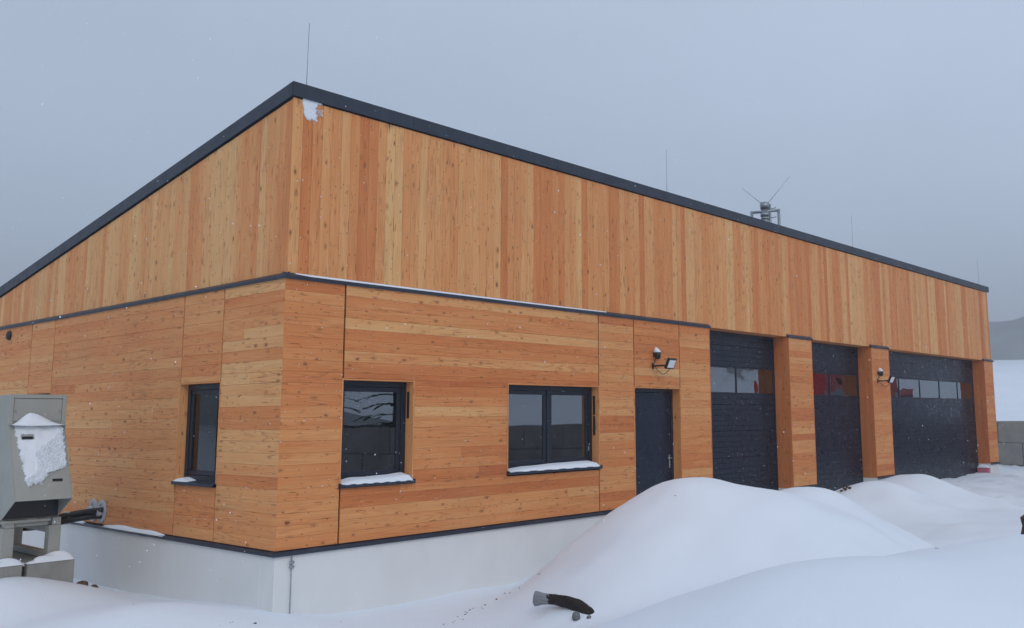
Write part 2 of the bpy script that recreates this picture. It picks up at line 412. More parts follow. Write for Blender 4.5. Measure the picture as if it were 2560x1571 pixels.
# ------------------------------------------------------------------ building
B = thing('timber_building', (0, 0, 0), 'long larch clad building with monopitch roof and three dark garage doors on white base', 'building')
D1 = .035                        # the upper cladding stands back by this much
ZB, ZL, ZS = .062, 3.312, 3.335  # underside of planks, lintel flashing, underside of upper cladding
SL = .16562; RT, RB = 5.815, 5.638
YEND = 14.0; XEND = 26.08
OPEN = [(.872, 1.996, .785, 2.09, .15), (3.795, 5.900, .800, 2.094, .15), (6.875, 8.243, -.32, 2.10, .17),
        (9.278, 12.414, -.32, 3.335, .38), (13.494, 16.688, -.32, 3.335, .38), (17.772, 25.212, -.32, 3.335, .38)]
LOPEN = [(1.462, 2.544, .785, 2.08, .11), (7.16, 8.20, .785, 2.067, .11)]
def shell(mb, openings, a0, a1, z0, zt, d0, d1, axis):
    As = sorted({a0, a1, *[q for o in openings for q in o[:2]]}); Zs = sorted({z0, zt, *[max(q, z0) for o in openings for q in o[2:4]]})
    for i in range(len(As)-1):
        for j in range(len(Zs)-1):
            ca, cz = (As[i]+As[i+1])/2, (Zs[j]+Zs[j+1])/2
            if any(o[0] < ca < o[1] and o[2] < cz < o[3] for o in openings): continue  # opening
            if axis == 'x': mb.box(As[i], As[i+1], d0, d1, Zs[j], Zs[j+1])
            else: mb.box(d0, d1, As[i], As[i+1], Zs[j], Zs[j+1])
WIDE = lambda os: [(o[0]-.024, o[1]+.024, o[2]-.02, o[3]+.026, o[4]) for o in os]
mb = MB(); shell(mb, WIDE(OPEN), .06, XEND-.03, .0, 5.5, .06, .40, 'x')
WF = sub(mb.build('wall', MEMB, B, label='front wall of larch boards with the garage doors'), B)
mb = MB(); shell(mb, WIDE(LOPEN), .41, YEND-.1, .0, 3.2, .06, .40, 'y')
mb.prism([(.41, 3.2), (YEND-.1, 3.2), (YEND-.1, 3.25), (.41, 5.5)], 'x', .06, .40)
WL = sub(mb.build('wall', MEMB, B, label='end wall of larch boards under the sloping verge'), B)
# rear and far walls, inner floor and partition close the shell
mb = MB(); mb.prism([(.405, -.3), (YEND, -.3), (YEND, 3.3), (.405, 5.5)], 'x', XEND-.30, XEND-.04); mb.box(.41, XEND-.31, YEND-.09, YEND, -.3, 3.3)
mb.build('wall', MEMB, B, label='plain rear and far end walls')
mb = MB(); mb.box(8.62, 8.74, .405, YEND-.1, -.3, 5.2); mb.box(.405, 8.615, 4.2, 4.3, -.3, 5.0); mb.build('partition', INNER, B)
mb = MB(); mb.box(.405, XEND-.31, .41, YEND-.1, -.42, -.33); mb.build('floor_slab', CONC, B)
# roof slab with sheet metal edge
mb = MB(); mb.prism([(.012, RB+.01), (.012, RT-.012), (YEND+.2, RT-.012-SL*(YEND+.2)), (YEND+.2, RB+.01-SL*(YEND+.2))], 'x', .012, XEND+.10)
RO = sub(mb.build('roof', TRIM, B), B)
xs = [0.0]+[3.0*i+1.9 for i in range(8)]+[XEND+.115]
for i in range(len(xs)-1):       # folded sheets along the eaves, one by one
    mb = MB(); g = .0015
    mb.prism([(0, RB), (0, RT+.004), (.09, RT+.004-.012), (.09, RT-.008), (.014, RT-.004), (.014, RB+.004), (.03, RB+.004), (.03, RB)], 'x', xs[i]+(g if i else 0), xs[i+1]-g)
    mb.build('fascia', TRIM, RO)
ys = [0.002]+[2.6+3.0*i for i in range(4)]+[YEND+.2]
for i in range(len(ys)-1):
    y0, y1 = ys[i]+.0015, ys[i+1]-.0015
    vs = []
    for y in (y0, y1):
        for (xx, zz) in ((0, RB), (0, RT+.004), (.09, RT), (.012, RT-.002), (.012, RB)): vs.append((xx, y, zz-SL*y))
    n = 5; fs = [(k, (k+1) % n, n+(k+1) % n, n+k) for k in range(n)]+[tuple(range(n)), tuple(range(2*n-1, n-1, -1))]
    MB().mesh(vs, fs).build('verge', TRIM, RO)

# ---- cladding
def tone_run(lo, hi):
    """neighbouring planks come in groups of like tone"""
    while True:
        tt = random.uniform(lo, hi)
        for _ in range(random.choice((1, 1, 1, 2, 2, 3))): yield min(1, max(0, tt+random.gauss(0, .07)))
PW = .1445
far = MB()
def vboards(front):
    a = D1+.004; gen = tone_run(.08, .72) if front else tone_run(.02, .50)
    end = XEND if front else YEND
    i = 0
    while a < end-.02:
        w = min(PW, end-a)
        tn = next(gen)
        if front:
            z1 = RB-.016; z0 = ZS if a > 9.2 else ZS-.02
            o, l, ww, nr = (a, D1+random.gauss(0, .0012), z0), (0, 0, 1), (1, 0, 0), (0, -1, 0)
        else:
            z1 = RB-.022-SL*a; z0 = ZS-.02
            if z1-z0 < .1: break
            o, l, ww, nr = (D1+random.gauss(0, .0012), a, z0), (0, 0, 1), (0, 1, 0), (-1, 0, 0)
        single = a < (15.5 if front else 6.2)
        k = MB() if single else far
        segs = [(z0, z1)]
        if random.random() < .10 and z1-z0 > 1: zc = random.uniform(z0+.4, z1-.4); segs = [(z0, zc-.001), (zc+.001, z1)]
        for (s0, s1) in segs:
            oo = (o[0], o[1], s0); k.board(oo, l, ww, nr, s1-s0, w-.0018, tone=min(1, max(0, tn+random.gauss(0, .04) if len(segs) > 1 else tn)), cut=0 if front or s1 < z1 else SL)
        if single: k.build('vertical_board', WOOD, WF if front else WL)
        a += w; i += 1
vboards(True); vboards(False)
far.build('vertical_cladding', WOOD, WF, kind='stuff')

ROW = (ZL-ZB)/23
hfar = MB()
def hboards(wall, front, a0, a1, z0, z1, tones, single=True, pbutt=.25, ina=.006):
    """rows of planks over a rectangle; tones: 23 values from the bottom row up"""
    for r in range(23):
        q0, q1 = ZB+r*ROW, ZB+(r+1)*ROW
        q0, q1 = max(q0, z0), min(q1, z1)
        if q1-q0 < .018: continue
        ends = [a0+ina, a1-ina]
        if a1-a0 > 1.2 and random.random() < pbutt: ends.insert(1, random.uniform(a0+.5, a1-.5))
        for j in range(len(ends)-1):
            k = MB() if single else hfar
            tn = tones[r] if j == 0 else min(1, max(0, tones[r]+random.uniform(-.35, .35)))
            jj = random.gauss(0, .0011); b0 = ends[j]+(.001 if j else 0); b1 = ends[j+1]-.001
            if front: k.board((b0, jj, q0), (1, 0, 0), (0, 0, 1), (0, -1, 0), b1-b0, q1-q0-.0011, tone=tn)
            else: k.board((jj, b1, q0), (0, -1, 0), (0, 0, 1), (-1, 0, 0), b1-b0, q1-q0-.0011, tone=tn)
            if single: k.build('horizontal_board', WOOD, wall)
def tl(lo, hi): g = tone_run(lo, hi); return [next(g) for _ in range(23)]
main = [.5, .42, .38, .85, .80, .72, .50, .48, .45, .46, .42, .22, .50, .72, .82, .70, .36, .62, .70, .18, .16, .22, .60]
main = main[:22]+[.30]
main[20], main[21] = .52, .58
hboards(WF, True, -.002, .862, ZB, ZL, [.55, .5, .5, .42, .5, .5, .55, .45, .5, .42, .5, .5, .62, .6, .66, .6, .55, .6, .62, .55, .58, .45, .85], ina=.005)
hboards(WF, True, .876, 5.897, 2.112, ZL, main, pbutt=.08)
hboards(WF, True, .876, 5.897, ZB, .735, main, pbutt=.5)
hboards(WF, True, 2.014, 3.778, .735, 2.112, main, pbutt=.3)
hboards(WF, True, 5.910, 6.862, ZB, ZL, tl(.3, .8))
hboards(WF, True, 6.875, 8.243, 2.122, ZL, [.5]*15+[.6, .22, .6, .7, .75, .72, .6, .62])
hboards(WF, True, 8.256, 9.272, ZB, ZL, tl(.3, .75))
hboards(WF, True, 12.420, 13.488, ZB, ZL, [.3, .3, .55, .6, .62, .35, .35, .85, .3, .55, .8, .78, .5, .5, .45, .55, .7, .6, .5, .3, .72, .35, .3])
hboards(WF, True, 16.694, 17.766, ZB, ZL, tl(.35, .7))
hboards(WF, True, 25.218, XEND, ZB, ZL, tl(.4, .65), single=False)
# end wall
e1 = [.42, .45, .42, .30, .28, .65, .30, .2, .15, .2, .55, .62, .2, .18, .16, .14, .55, .16, .14, .40, .5, .62, .15]
hboards(WL, False, -.002, 1.452, ZB, ZL, [e1[r] if r < 23 else .3 for r in range(23)], pbutt=.3, ina=.005)
hboards(WL, False, 1.462, 2.544, 2.102, ZL, [.45]*14+[.3, .6, .62, .55, .5, .38, .34, .34, .34])
hboards(WL, False, 1.462, 2.544, ZB, .735, [.35, .52, .55, .55, .5, .5]+[.5]*17)
lw = [.5, .45, .28, .3, .34, .3, .36, .32, .45, .36, .28, .42, .26, .46, .36, .5, .3, .52, .5, .52, .5, .48, .42]
hboards(WL, False, 2.558, 7.146, ZB, ZL, lw, pbutt=.3)
hboards(WL, False, 7.160, 8.20, 2.087, ZL, tl(.3, .5))
hboards(WL, False, 7.160, 8.20, ZB, .735, tl(.3, .5), single=False)
hboards(WL, False, 8.214, YEND-.1, ZB, ZL, tl(.2, .5), single=False)
hfar.build('horizontal_cladding', WOOD, WF, kind='stuff')

# ---- flashings
def flash_top(x0, x1, name='cap_flashing'):
    mb = MB(); mb.prism([(-.022, ZL-.006), (-.022, ZL+.036), (.036, ZL+.078), (.044, ZL+.078), (.044, ZL+.004), (-.012, ZL+.002), (-.012, ZL-.006)], 'x', x0, x1); return mb.build(name, TRIM, WF)
for x0, x1 in ((-.0225, 3.0), (3.002, 6.2), (6.202, 9.30), (12.395, 13.52), (16.67, 17.79), (25.19, XEND+.06)): flash_top(x0, x1)
for y0, y1 in ((-.0222, 3.2), (3.202, 6.4), (6.402, 9.6), (9.602, YEND-.1)):
    mb = MB(); mb.prism([(-.0221, ZL-.0062), (-.0221, ZL+.0358), (.036, ZL+.0778), (.044, ZL+.0778), (.044, ZL+.0038), (-.0119, ZL+.0018), (-.0119, ZL-.0062)], 'y', y0, y1)
    mb.build('cap_flashing', TRIM, WL)
for x0, x1 in ((-.030, 3.0), (3.002, 6.868), (8.25, 9.272), (12.42, 13.488), (16.694, 17.766), (25.218, XEND+.04)):
    mb = MB(); mb.prism([(-.032, -.004), (-.032, .040), (.03, .058), (.03, .052), (-.026, .034), (-.026, -.004)], 'x', x0, x1); mb.build('base_flashing', TRIM, WF)
for y0, y1 in ((-.0301, 3.1), (3.102, 6.2), (6.202, YEND-.1)):
    mb = MB(); mb.prism([(-.0321, -.0042), (-.0321, .0398), (.03, .0578), (.03, .0518), (-.0261, .0338), (-.0261, -.0042)], 'y', y0, y1); mb.build('base_flashing', TRIM, WL)
# ---- white base
mb = MB(); mb.box(.004, 6.869, .004, .30, -1.4, .032, .006); mb.build('plinth', PLAST, WF)
mb = MB(); mb.box(.002, .35, .305, YEND, -1.4, .031, .006); mb.build('plinth', PLAST, WL)
for x0, x1 in ((8.249, 9.272), (12.420, 13.488), (16.694, 17.766), (25.218, XEND-.01)):
    mb = MB(); mb.box(x0, x1, .004, .40, -1.0, .032, .006); mb.build('plinth', PLAST, WF)
# soffit and reveals of the garage doors
for (x0, x1, z0, z1, dp) in OPEN[3:]:
    k = MB(); k.board((x0, .05, ZS-.002), (1, 0, 0), (0, 1, 0), (0, 0, -1), x1-x0, dp-.05, .02, tone=.45); k.build('soffit', WOOD, WF)
    for (xx, nx, lab) in ((x0, 1, 0), (x1, -1, 0)):
        k = MB(); n_ = 2; zb_ = .03
        for q in range(n_):
            wdt = (dp+.004)/n_
            k.board((xx, -.004+q*wdt, zb_), (0, 0, 1), (0, 1, 0), (nx, 0, 0), ZS-.004-zb_, wdt-.0015, .02, tone=random.uniform(.70, .95))
        k.build('reveal_board', WOOD, WF)
    for (c0, c1) in ((x0-.0195, x0-.001), (x1+.001, x1+.0195)): MB().box(c0, c1, .006, dp+.02, -.6, .026).build('jamb_base', PLAST, WF)

# ---- windows
def window(wall, front, o, casements, vents, snow_sill):
    a0, a1, z0, z1, dp = o
    Q = (lambda a, d, z: (a, d, z)) if front else (lambda a, d, z: (d, a, z))
    def bx(mb, a, b, d0, d1, q0, q1, bev=0):
        p, r = Q(a, d0, q0), Q(b, d1, q1)
        mb.box(min(p[0], r[0]), max(p[0], r[0]), min(p[1], r[1]), max(p[1], r[1]), q0, q1, bev)
    fr = MB(); fw = .075; f0, f1 = dp, dp+.075
    bx(fr, a0+.001, a1-.001, f0, f1, z1-fw, z1-.001, .004); bx(fr, a0+.001, a1-.001, f0, f1, z0+.001, z0+fw, .004)
    bx(fr, a0+.001, a0+fw, f0, f1, z0+fw+.001, z1-fw-.001, .004); bx(fr, a1-fw, a1-.001, f0, f1, z0+fw+.001, z1-fw-.001, .004)
    W0 = sub(fr.build('window', FRAME, wall), wall)
    n = len(casements)
    edges = [a0+fw]+casements[:-1]+[a1-fw]
    for i in range(n):
        c0, c1 = edges[i]+.004, edges[i+1]-.004
        if n > 1:
            if i > 0: c0 += .028
            if i < n-1: c1 -= .028
        sw = .062; s0, s1 = dp+.014, dp+.07
        ca = MB(); q0, q1 = z0+fw+.003, z1-fw-.003
        bx(ca, c0, c1, s0, s1, q0, q0+sw, .005); bx(ca, c0, c1, s0, s1, q1-sw, q1, .005)
        bx(ca, c0, c0+sw, s0, s1, q0+sw+.001, q1-sw-.001, .005); bx(ca, c1-sw, c1, s0, s1, q0+sw+.001, q1-sw-.001, .005)
        ca.build('casement', FRAME, W0)
        gp = MB(); bx(gp, c0+sw-.008, c1-sw+.008, dp+.034, dp+.056, q0+sw-.008, q1-sw+.008); gp.build('pane', GLASS if front else GLASS_DIM, W0)
    if n > 1:
        mu = MB(); c = casements[0]; bx(mu, c-.030, c+.030, dp-.004, dp+.07, z0+fw+.001, z1-fw-.001, .005); mu.build('mullion', FRAME, W0)
    # timber lining of the opening, standing just proud of the planks
    for (aa, sgn) in ((a0, -1), (a1, 1)):
        k = MB(); bx(k, min(aa, aa+sgn*.018), max(aa, aa+sgn*.018), -.006, dp+.07, z0-.005, z1+.02)
        for q in range(len(k.f)):
            k.uv[q] = [(k.v[i][2]+aa*7, k.v[i][0]+k.v[i][1]) for i in k.f[q]]; k.t[q] = .34
        k.build('lining', WOOD, W0)
    k = MB(); bx(k, a0+.0005, a1-.0005, -.004, dp+.07, z1+.001, z1+.019)
    for q in range(len(k.f)): k.uv[q] = [(k.v[i][0]+k.v[i][1]+3, k.v[i][2]+k.v[i][1]*.5) for i in k.f[q]]; k.t[q] = .5
    k.build('lining', WOOD, W0)
    sl = MB(); e0, e1 = a0-.022, a1+.022
    prof = [(-.05, z0-.046), (-.05, z0-.004), (dp+.01, z0+.012), (dp+.01, z0-.01), (-.042, z0-.012), (-.042, z0-.046)]
    if front: sl.prism(prof, 'x', e0, e1); sl.box(e0-.004, e0+.004, -.053, .0, z0-.049, z0+.012); sl.box(e1-.004, e1+.004, -.053, .0, z0-.049, z0+.012)
    else: sl.prism(prof, 'y', e0, e1)
    sl.build('sill', TRIM, W0)
    for (zt, zb) in vents:
        v = MB(); bx(v, a1-.014, a1-.002, dp-.075, dp-.03, zb, zt, .003); v.build('vent_strip', BLACK, W0)
    if vents and n > 1:
        h = MB(); bx(h, a1-.105, a1-.085, dp-.012, dp+.012, 1.05, 1.12, .005); h.build('handle', STEEL, W0)
    return W0
window(WF, True, OPEN[0], [1], [(1.96, 1.60)], 1)
window(WF, True, OPEN[1], [4.83, 1], [(1.95, 1.635), (1.615, 1.30)], 1)
window(WL, False, LOPEN[0], [1], [], 0)
window(WL, False, LOPEN[1], [1], [], 0)

# ---- entrance door
x0, x1, z0, z1, dp = OPEN[2]
fr = MB(); fr.box(x0+.001, x0+.06, dp, dp+.09, z0, z1-.001, .004); fr.box(x1-.06, x1-.001, dp, dp+.09, z0, z1-.001, .004); fr.box(x0+.061, x1-.061, dp, dp+.09, z1-.062, z1-.001, .004)
DR = sub(fr.build('door', FRAME, WF), WF)
lf = MB(); lf.box(x0+.064, x1-.064, dp+.012, dp+.075, z0+.012, z1-.066, .006); lf.build('door_leaf', LEAF, DR)
h = MB(); xh = x1-.13; h.box(xh-.018, xh+.018, dp-.002, dp+.012, .66, .90, .004); h.tube([(xh, dp, .84), (xh, dp-.05, .84)], .011, 8); h.tube([(xh, dp-.05, .84), (xh-.12, dp-.05, .84)], .011, 8); h.tube([(xh, dp+.01, .72), (xh, dp-.012, .72)], .014, 8); h.build('handle', STEEL, DR)
for (aa, sgn) in ((x0, -1), (x1, 1)):
    k = MB(); k.box(min(aa, aa+sgn*.018), max(aa, aa+sgn*.018), -.006, dp+.09, .0, z1+.02)
    for q in range(len(k.f)): k.uv[q] = [(k.v[i][2]+aa*5, k.v[i][0]+k.v[i][1]) for i in k.f[q]]; k.t[q] = .42
    k.build('lining', WOOD, DR)
k = MB(); k.box(x0+.0005, x1-.0005, -.004, dp+.09, z1+.001, z1+.019)
for q in range(len(k.f)): k.uv[q] = [(k.v[i][0]+3, k.v[i][2]+k.v[i][1]*.5) for i in k.f[q]]; k.t[q] = .5
k.build('lining', WOOD, DR)

# ---- garage doors
def garage(o, mulls):
    x0, x1, z0, z1, dp = o; y0, y1 = dp, dp+.05
    fr = MB(); fr.box(x0+.001, x0+.022, y0-.010, y1+.02, -.36, z1-.02, .003); fr.box(x1-.022, x1-.001, y0-.010, y1+.02, -.36, z1-.02, .003); fr.box(x0+.001, x1-.001, y0-.012, y1+.02, z1-.055, z1-.004, .003)
    G = sub(fr.build('garage_door', FRAME, WF), WF)
    cuts = [-.33, .21, .75, 1.29, 1.83, 2.06]; tops = [2.615, 3.05, 3.28]
    def section(q0, q1):
        p = MB(); n = max(1, round((q1-q0)/.108)); hh = (q1-q0-.004)/n
        for i in range(n): p.prism([(y0+.05, q0+.002+i*hh), (y0+.006, q0+.002+i*hh), (y0, q0+.009+i*hh), (y0, q0+.002+(i+1)*hh-.002), (y0+.006, q0+.002+(i+1)*hh), (y0+.05, q0+.002+(i+1)*hh)], 'x', x0+.024, x1-.024)
        p.build('door_section', LEAF, G)
    for i in range(len(cuts)-1): section(cuts[i], cuts[i+1])
    for i in range(len(tops)-1): section(tops[i], tops[i+1])
    zb, zt = 2.062, 2.613
    f2 = MB(); f2.box(x0+.024, x1-.024, y0-.002, y1, zb, zb+.022, .003); f2.box(x0+.024, x1-.024, y0-.002, y1, zt-.022, zt, .003)
    ed = [x0+.03]+mulls+[x1-.03]
    for e_ in ed: f2.box(e_-.021, e_+.021, y0-.001, y1-.001, zb+.0225, zt-.0225, .003)
    f2.build('glazing_frame', FRAME, G)
    for i in range(len(ed)-1):
        gp = MB(); gp.box(ed[i]+.0215, ed[i+1]-.0215, y0+.014, y0+.030, zb+.0225, zt-.0225); gp.build('pane', GGLASS, G)
    sl = MB(); sl.box(x0+.024, x1-.024, y0+.01, y1, -.38, -.331); sl.build('bottom_seal', RUBBER, G)
garage(OPEN[3], [10.83]); garage(OPEN[4], [15.09]); garage(OPEN[5], [19.25, 20.74, 22.25, 23.77])

# ------------------------------------------------------------------ things on and round the building
def flood(px, pz, hx, label, label2, wy=0.0):
    # movement sensor
    s_ = thing('motion_sensor', (px, wy, pz), label2, 'sensor', 'motion sensors on the front wall')
    m_ = MB(); m_.tube([(px, -.085, pz-.055), (px, -.085, pz+.045)], [.052, .062], 14); m_.box(px-.03, px+.03, -.05, -.003, pz-.03, pz+.03, .004); m_.build('housing', BLACK, s_)
    m_ = MB(); m_.tube([(px, -.085, pz-.056), (px, -.085, pz-.078)], [.05, .03], 14); m_.build('lens', RUBBER, s_)
    sn = MB(); n = 12; vs = []
    for i, (r_, zz) in enumerate(((.063, .046), (.066, .062), (.045, .10), (.012, .128))):
        for j in range(n):
            a = 2*math.pi*j/n; vs.append((px-.008*i+math.cos(a)*r_, -.085+math.sin(a)*r_+.006*i, pz+zz+.012*math.cos(a+2.6)*(i > 0)))
    fs = [(i*n+j, i*n+(j+1) % n, (i+1)*n+(j+1) % n, (i+1)*n+j) for i in range(3) for j in range(n)]+[tuple(range(3*n, 4*n))]
    sn.mesh(vs, fs, True); o_ = sn.build('snow_cap', SNOW); o_['label'] = 'small cap of snow on the '+label2; o_['category'] = 'snow'; o_['kind'] = 'stuff'
    # floodlight
    lz = pz-.20
    f_ = thing('floodlight', (px, wy, lz), label, 'floodlight', 'floodlights on the front wall')
    m_ = MB(); m_.box(px-.075, px-.035, -.03, -.003, lz-.05, lz+.05, .004); m_.box(px-.065, px-.045, -.30, -.02, lz-.016, lz+.016, .004); m_.build('bracket', BLACK, f_)
    # head: a slab tilted up and out, facing forward and down
    hd = MB(); c = Vector((px+.055, -.34, lz+.03)); ax = Vector((1, 0, 0)); up = Vector((.18, -.42, .88)).normalized(); up = (up-ax*up.dot(ax)).normalized(); nn = ax.cross(up).normalized()
    nn = -nn if nn.y > 0 else nn
    def slab(mb, w, h_, d0, d1, b):
        vs = []
        for (d, q) in ((d0, b), (d0+b, 0), (d1-b*.3, 0), (d1, b*.6)):
            for (sx, sy) in ((-1, -1), (1, -1), (1, 1), (-1, 1)): vs.append(c+ax*sx*(w/2-q)+up*sy*(h_/2-q)+nn*d)
        fs = [(i*4+j, i*4+(j+1) % 4, i*4+4+(j+1) % 4, i*4+4+j) for i in range(3) for j in range(4)]+[(3, 2, 1, 0), (12, 13, 14, 15)]
        mb.mesh(vs, fs)
    slab(hd, .23, .20, -.045, .012, .012); hd.build('head', BLACK, f_)
    ln = MB(); slab(ln, .185, .145, .006, .016, .003); ln.build('lens', LENS, f_)
    cb = MB(); cb.tube([(px+.01, -.03, pz-.07), (px+.0, -.02, pz-.12), (px-.04, -.02, lz+.03)], .006, 6); cb.build('cable', BLACK, s_)
    cb = MB(); pts = []
    for i in range(9):
        q = i/8; pts.append((px-.04+.16*q, -.05-.25*q, lz-.02-.13*math.sin(q*math.pi)**1.2))
    cb.tube(pts, .006, 6); cb.build('cable', BLACK, f_)
flood(7.455, 2.70, 0, 'black floodlight on a bracket above the dark entrance door', 'snow capped movement sensor above the floodlight over the entrance door')
flood(17.03, 2.66, 0, 'black floodlight on the pillar left of the widest garage door', 'snow capped movement sensor on the pillar left of the widest garage door')

v = thing('wall_vent', (0, 9.29, 3.17), 'round black vent high on the end wall under the flashing', 'vent')
mb = MB(); mb.tube([(-.002, 9.29, 3.17), (-.035, 9.29, 3.17), (-.05, 9.29, 3.17)], [.085, .085, .07], 18); mb.build('ring', BLACK, v)
mb = MB()
for q in range(-2, 3): mb.box(-.056, -.05, 9.29-.055, 9.29+.055, 3.17+q*.026-.006, 3.17+q*.026+.006)
mb.build('grille', RUBBER, v)

# lightning rods along the roof edge
for i, (xx, yy, lab) in enumerate(((.36, .28, 'thin lightning rod at the high corner of the roof, nearest the camera'), (8.33, .28, 'thin lightning rod at the middle of the roof edge, left of the radio mast'),
                                   (16.5, .28, 'thin lightning rod on the roof edge just right of the radio mast'), (26.0, .25, 'thin lightning rod at the far right end of the roof edge'))):
    r_ = thing('lightning_rod', (xx, yy, RT-SL*yy), lab, 'lightning rod', 'lightning rods along the roof edge')
    z_ = RT-SL*yy
    mb = MB(); mb.tube([(xx, yy, z_-.01), (xx+.01, yy, 6.78)], [.0048, .004], 6); mb.build('rod', STEEL, r_)
    mb = MB(); mb.tube([(xx, yy, z_-.02), (xx, yy, z_+.05)], [.09, .07], 12); mb.build('base', CONC, r_)

# radio mast
mx_, my_ = 14.80, 1.86; zr = RT-SL*my_
M = thing('radio_mast', (mx_, my_, zr), 'grey steel radio mast with two slanting whip aerials behind the roof edge', 'mast')
mb = MB(); mb.tube([(mx_, my_, zr-.05), (mx_, my_, 6.90)], .095, 14); mb.build('pole', STEEL, M)
mb = MB(); mb.tube([(mx_, my_, 6.90), (mx_, my_, 7.06)], .118, 14); mb.tube([(mx_, my_, 6.70), (mx_, my_, 6.78)], .115, 14); mb.tube([(mx_, my_, 6.50), (mx_, my_, 6.555)], .13, 14); mb.tube([(mx_, my_, 6.62), (mx_, my_, 6.66)], .11, 14); mb.build('clamp', STEEL, M)
rd = RX   # the aerials lean sideways
for d, (hgt, off) in ((-1, (.40, .48)), (1, (.72, .60))):
    p0 = Vector((mx_, my_, 7.04))+R0*.08*d; mb = MB(); mb.tube([p0, p0+R0*off*d+Vector((0, 0, hgt))], [.008, .0055], 6); mb.build('aerial', STEEL, M)
b0, b1 = Vector((14.66, 2.26, 6.85)), Vector((14.95, 1.46, 6.85))
dirb = (b1-b0).normalized()
b0 = Vector((mx_, my_, 6.80))-R0*.34; b1 = Vector((mx_, my_, 6.86))+R0*.36
mb = MB(); mb.tube([b0, b1], .036, 10); mb.tube([b0+Vector((0, 0, .03)), Vector((b0.x, b0.y, zr-.1))], .038, 10); mb.tube([b1+Vector((0, 0, .03)), Vector((b1.x, b1.y, zr-.1))], .038, 10); mb.build('brace_frame', STEEL, M)
mb = MB(); q = Vector((mx_, my_, 0))+R0*.135
mb.tube([q+Vector((0, 0, zr)), q+Vector((0, 0, 7.02))], .03, 8); mb.build('cable_conduit', STEEL, M)
for zz in (6.42, 6.66, 6.90):
    p0 = q+Vector((0, 0, zz)); mb = MB(); mb.tube([p0, p0+R0*.14+Vector((0, 0, .02)), p0+R0*.15+Vector((0, 0, .05))], .012, 6); mb.build('rung', STEEL, M)

# earthing rod on the base
e_ = thing('earthing_rod', (.214, -.03, -.9), 'thin grey earthing rod with a clamp on the white base near the corner', 'earthing rod')
mb = MB(); mb.tube([(.214, -.018, -.95), (.214, -.018, -.01)], .007, 6); mb.build('rod', STEEL, e_)
mb = MB(); mb.box(.19, .24, -.036, -.006, -.10, -.065, .004); mb.box(.195, .236, -.036, -.006, -.155, -.118, .004); mb.tube([(.245, -.03, -.08), (.18, -.03, -.08)], .008, 6); mb.tube([(.245, -.03, -.135), (.18, -.03, -.135)], .008, 6); mb.build('clamp', STEEL, e_)

# pink insulation at the last jamb with snow on top
p_ = thing('insulation_block', (25.1, .2, -.3), 'pink insulation block at the foot of the last door jamb', 'insulation block')
mb = MB(); mb.box(25.03, 25.186, .0, .36, -.45, -.085, .012); mb.build('board', PINK, p_)

# ---- ventilation unit at the end wall
X0, X1, YF = -1.94, -1.285, 3.0
U = thing('ventilation_unit', (-1.6, 3.6, -.17), 'grey beige ventilation unit with a flared hood on a steel stand by the end wall', 'ventilation unit')
mb = MB(); mb.box(X0, X1, YF+.006, 4.5, .385, 1.93, .008); mb.build('casing', UNIT, U)
mb = MB(); mb.box(X0+.05, X1-.05, YF-.004, YF+.004, 1.60, 1.88, .002); mb.build('cover_panel', UNIT, U)
fr = MB(); fr.box(X0-.004, X0+.045, YF-.014, YF+.004, 1.55, 1.934, .004); fr.box(X1-.045, X1+.004, YF-.014, YF+.004, 1.55, 1.934, .004); fr.box(X0+.046, X1-.046, YF-.014, YF+.004, 1.886, 1.934, .004); fr.build('edge_frame', UNIT, U)
for xx in (X0+.07, X1-.07):
    mb = MB(); mb.tube([(xx, YF-.004, 1.72), (xx, YF-.02, 1.72)], .012, 8); mb.build('bolt', STEEL, U)
# hood: sloping plate with two slots, two cheeks
TOP = Vector((0, YF-.02, 1.545)); TIP = Vector((0, YF-.42, .64))
def hp(u, q, off=0):          # u across 0..1, q down 0..1 on the plate
    p = TOP.lerp(TIP, q); nrm = Vector((0, -(TOP.z-TIP.z), -(TOP.y-TIP.y)*-1)).normalized(); nrm = Vector((0, -.914, .404))
    return Vector((X0+.012+(X1-X0-.024)*u, p.y, p.z))+nrm*off
slots = [(.20, .40, .15, .19), (.68, .87, .73, .77)]      # across, down
us = sorted({0., 1., *[s_ for a in slots for s_ in a[:2]]}); qs = sorted({0., 1., *[s_ for a in slots for s_ in a[2:]]})
mb = MB()
for i in range(len(us)-1):
    for j in range(len(qs)-1):
        cu, cq = (us[i]+us[i+1])/2, (qs[j]+qs[j+1])/2
        if any(a[0] < cu < a[1] and a[2] < cq < a[3] for a in slots): continue
        P = [hp(us[i], qs[j]), hp(us[i+1], qs[j]), hp(us[i+1], qs[j+1]), hp(us[i], qs[j+1])]; Q = [p+Vector((0, .004, -.002)) for p in P]
        mb.mesh(P+Q, [(0, 1, 2, 3), (7, 6, 5, 4), (0, 4, 5, 1), (1, 5, 6, 2), (2, 6, 7, 3), (3, 7, 4, 0)])
HD = sub(mb.build('hood', UNIT, U), U)
for a in slots:
    pl = MB(); n = 10; vs = []
    cu0, cu1, cq0, cq1 = a; rr_ = (cq1-cq0)/2
    P = [hp(cu0-.01, cq0-.01, -.02), hp(cu1+.01, cq0-.01, -.02), hp(cu1+.01, cq1+.01, -.02), hp(cu0-.01, cq1+.01, -.02)]
    Q = [p+Vector((0, .012, -.004)) for p in P]
    pl.mesh(P+Q, [(0, 1, 2, 3), (7, 6, 5, 4), (0, 4, 5, 1), (1, 5, 6, 2), (2, 6, 7, 3), (3, 7, 4, 0)]); pl.build('slot', BLACK, HD)
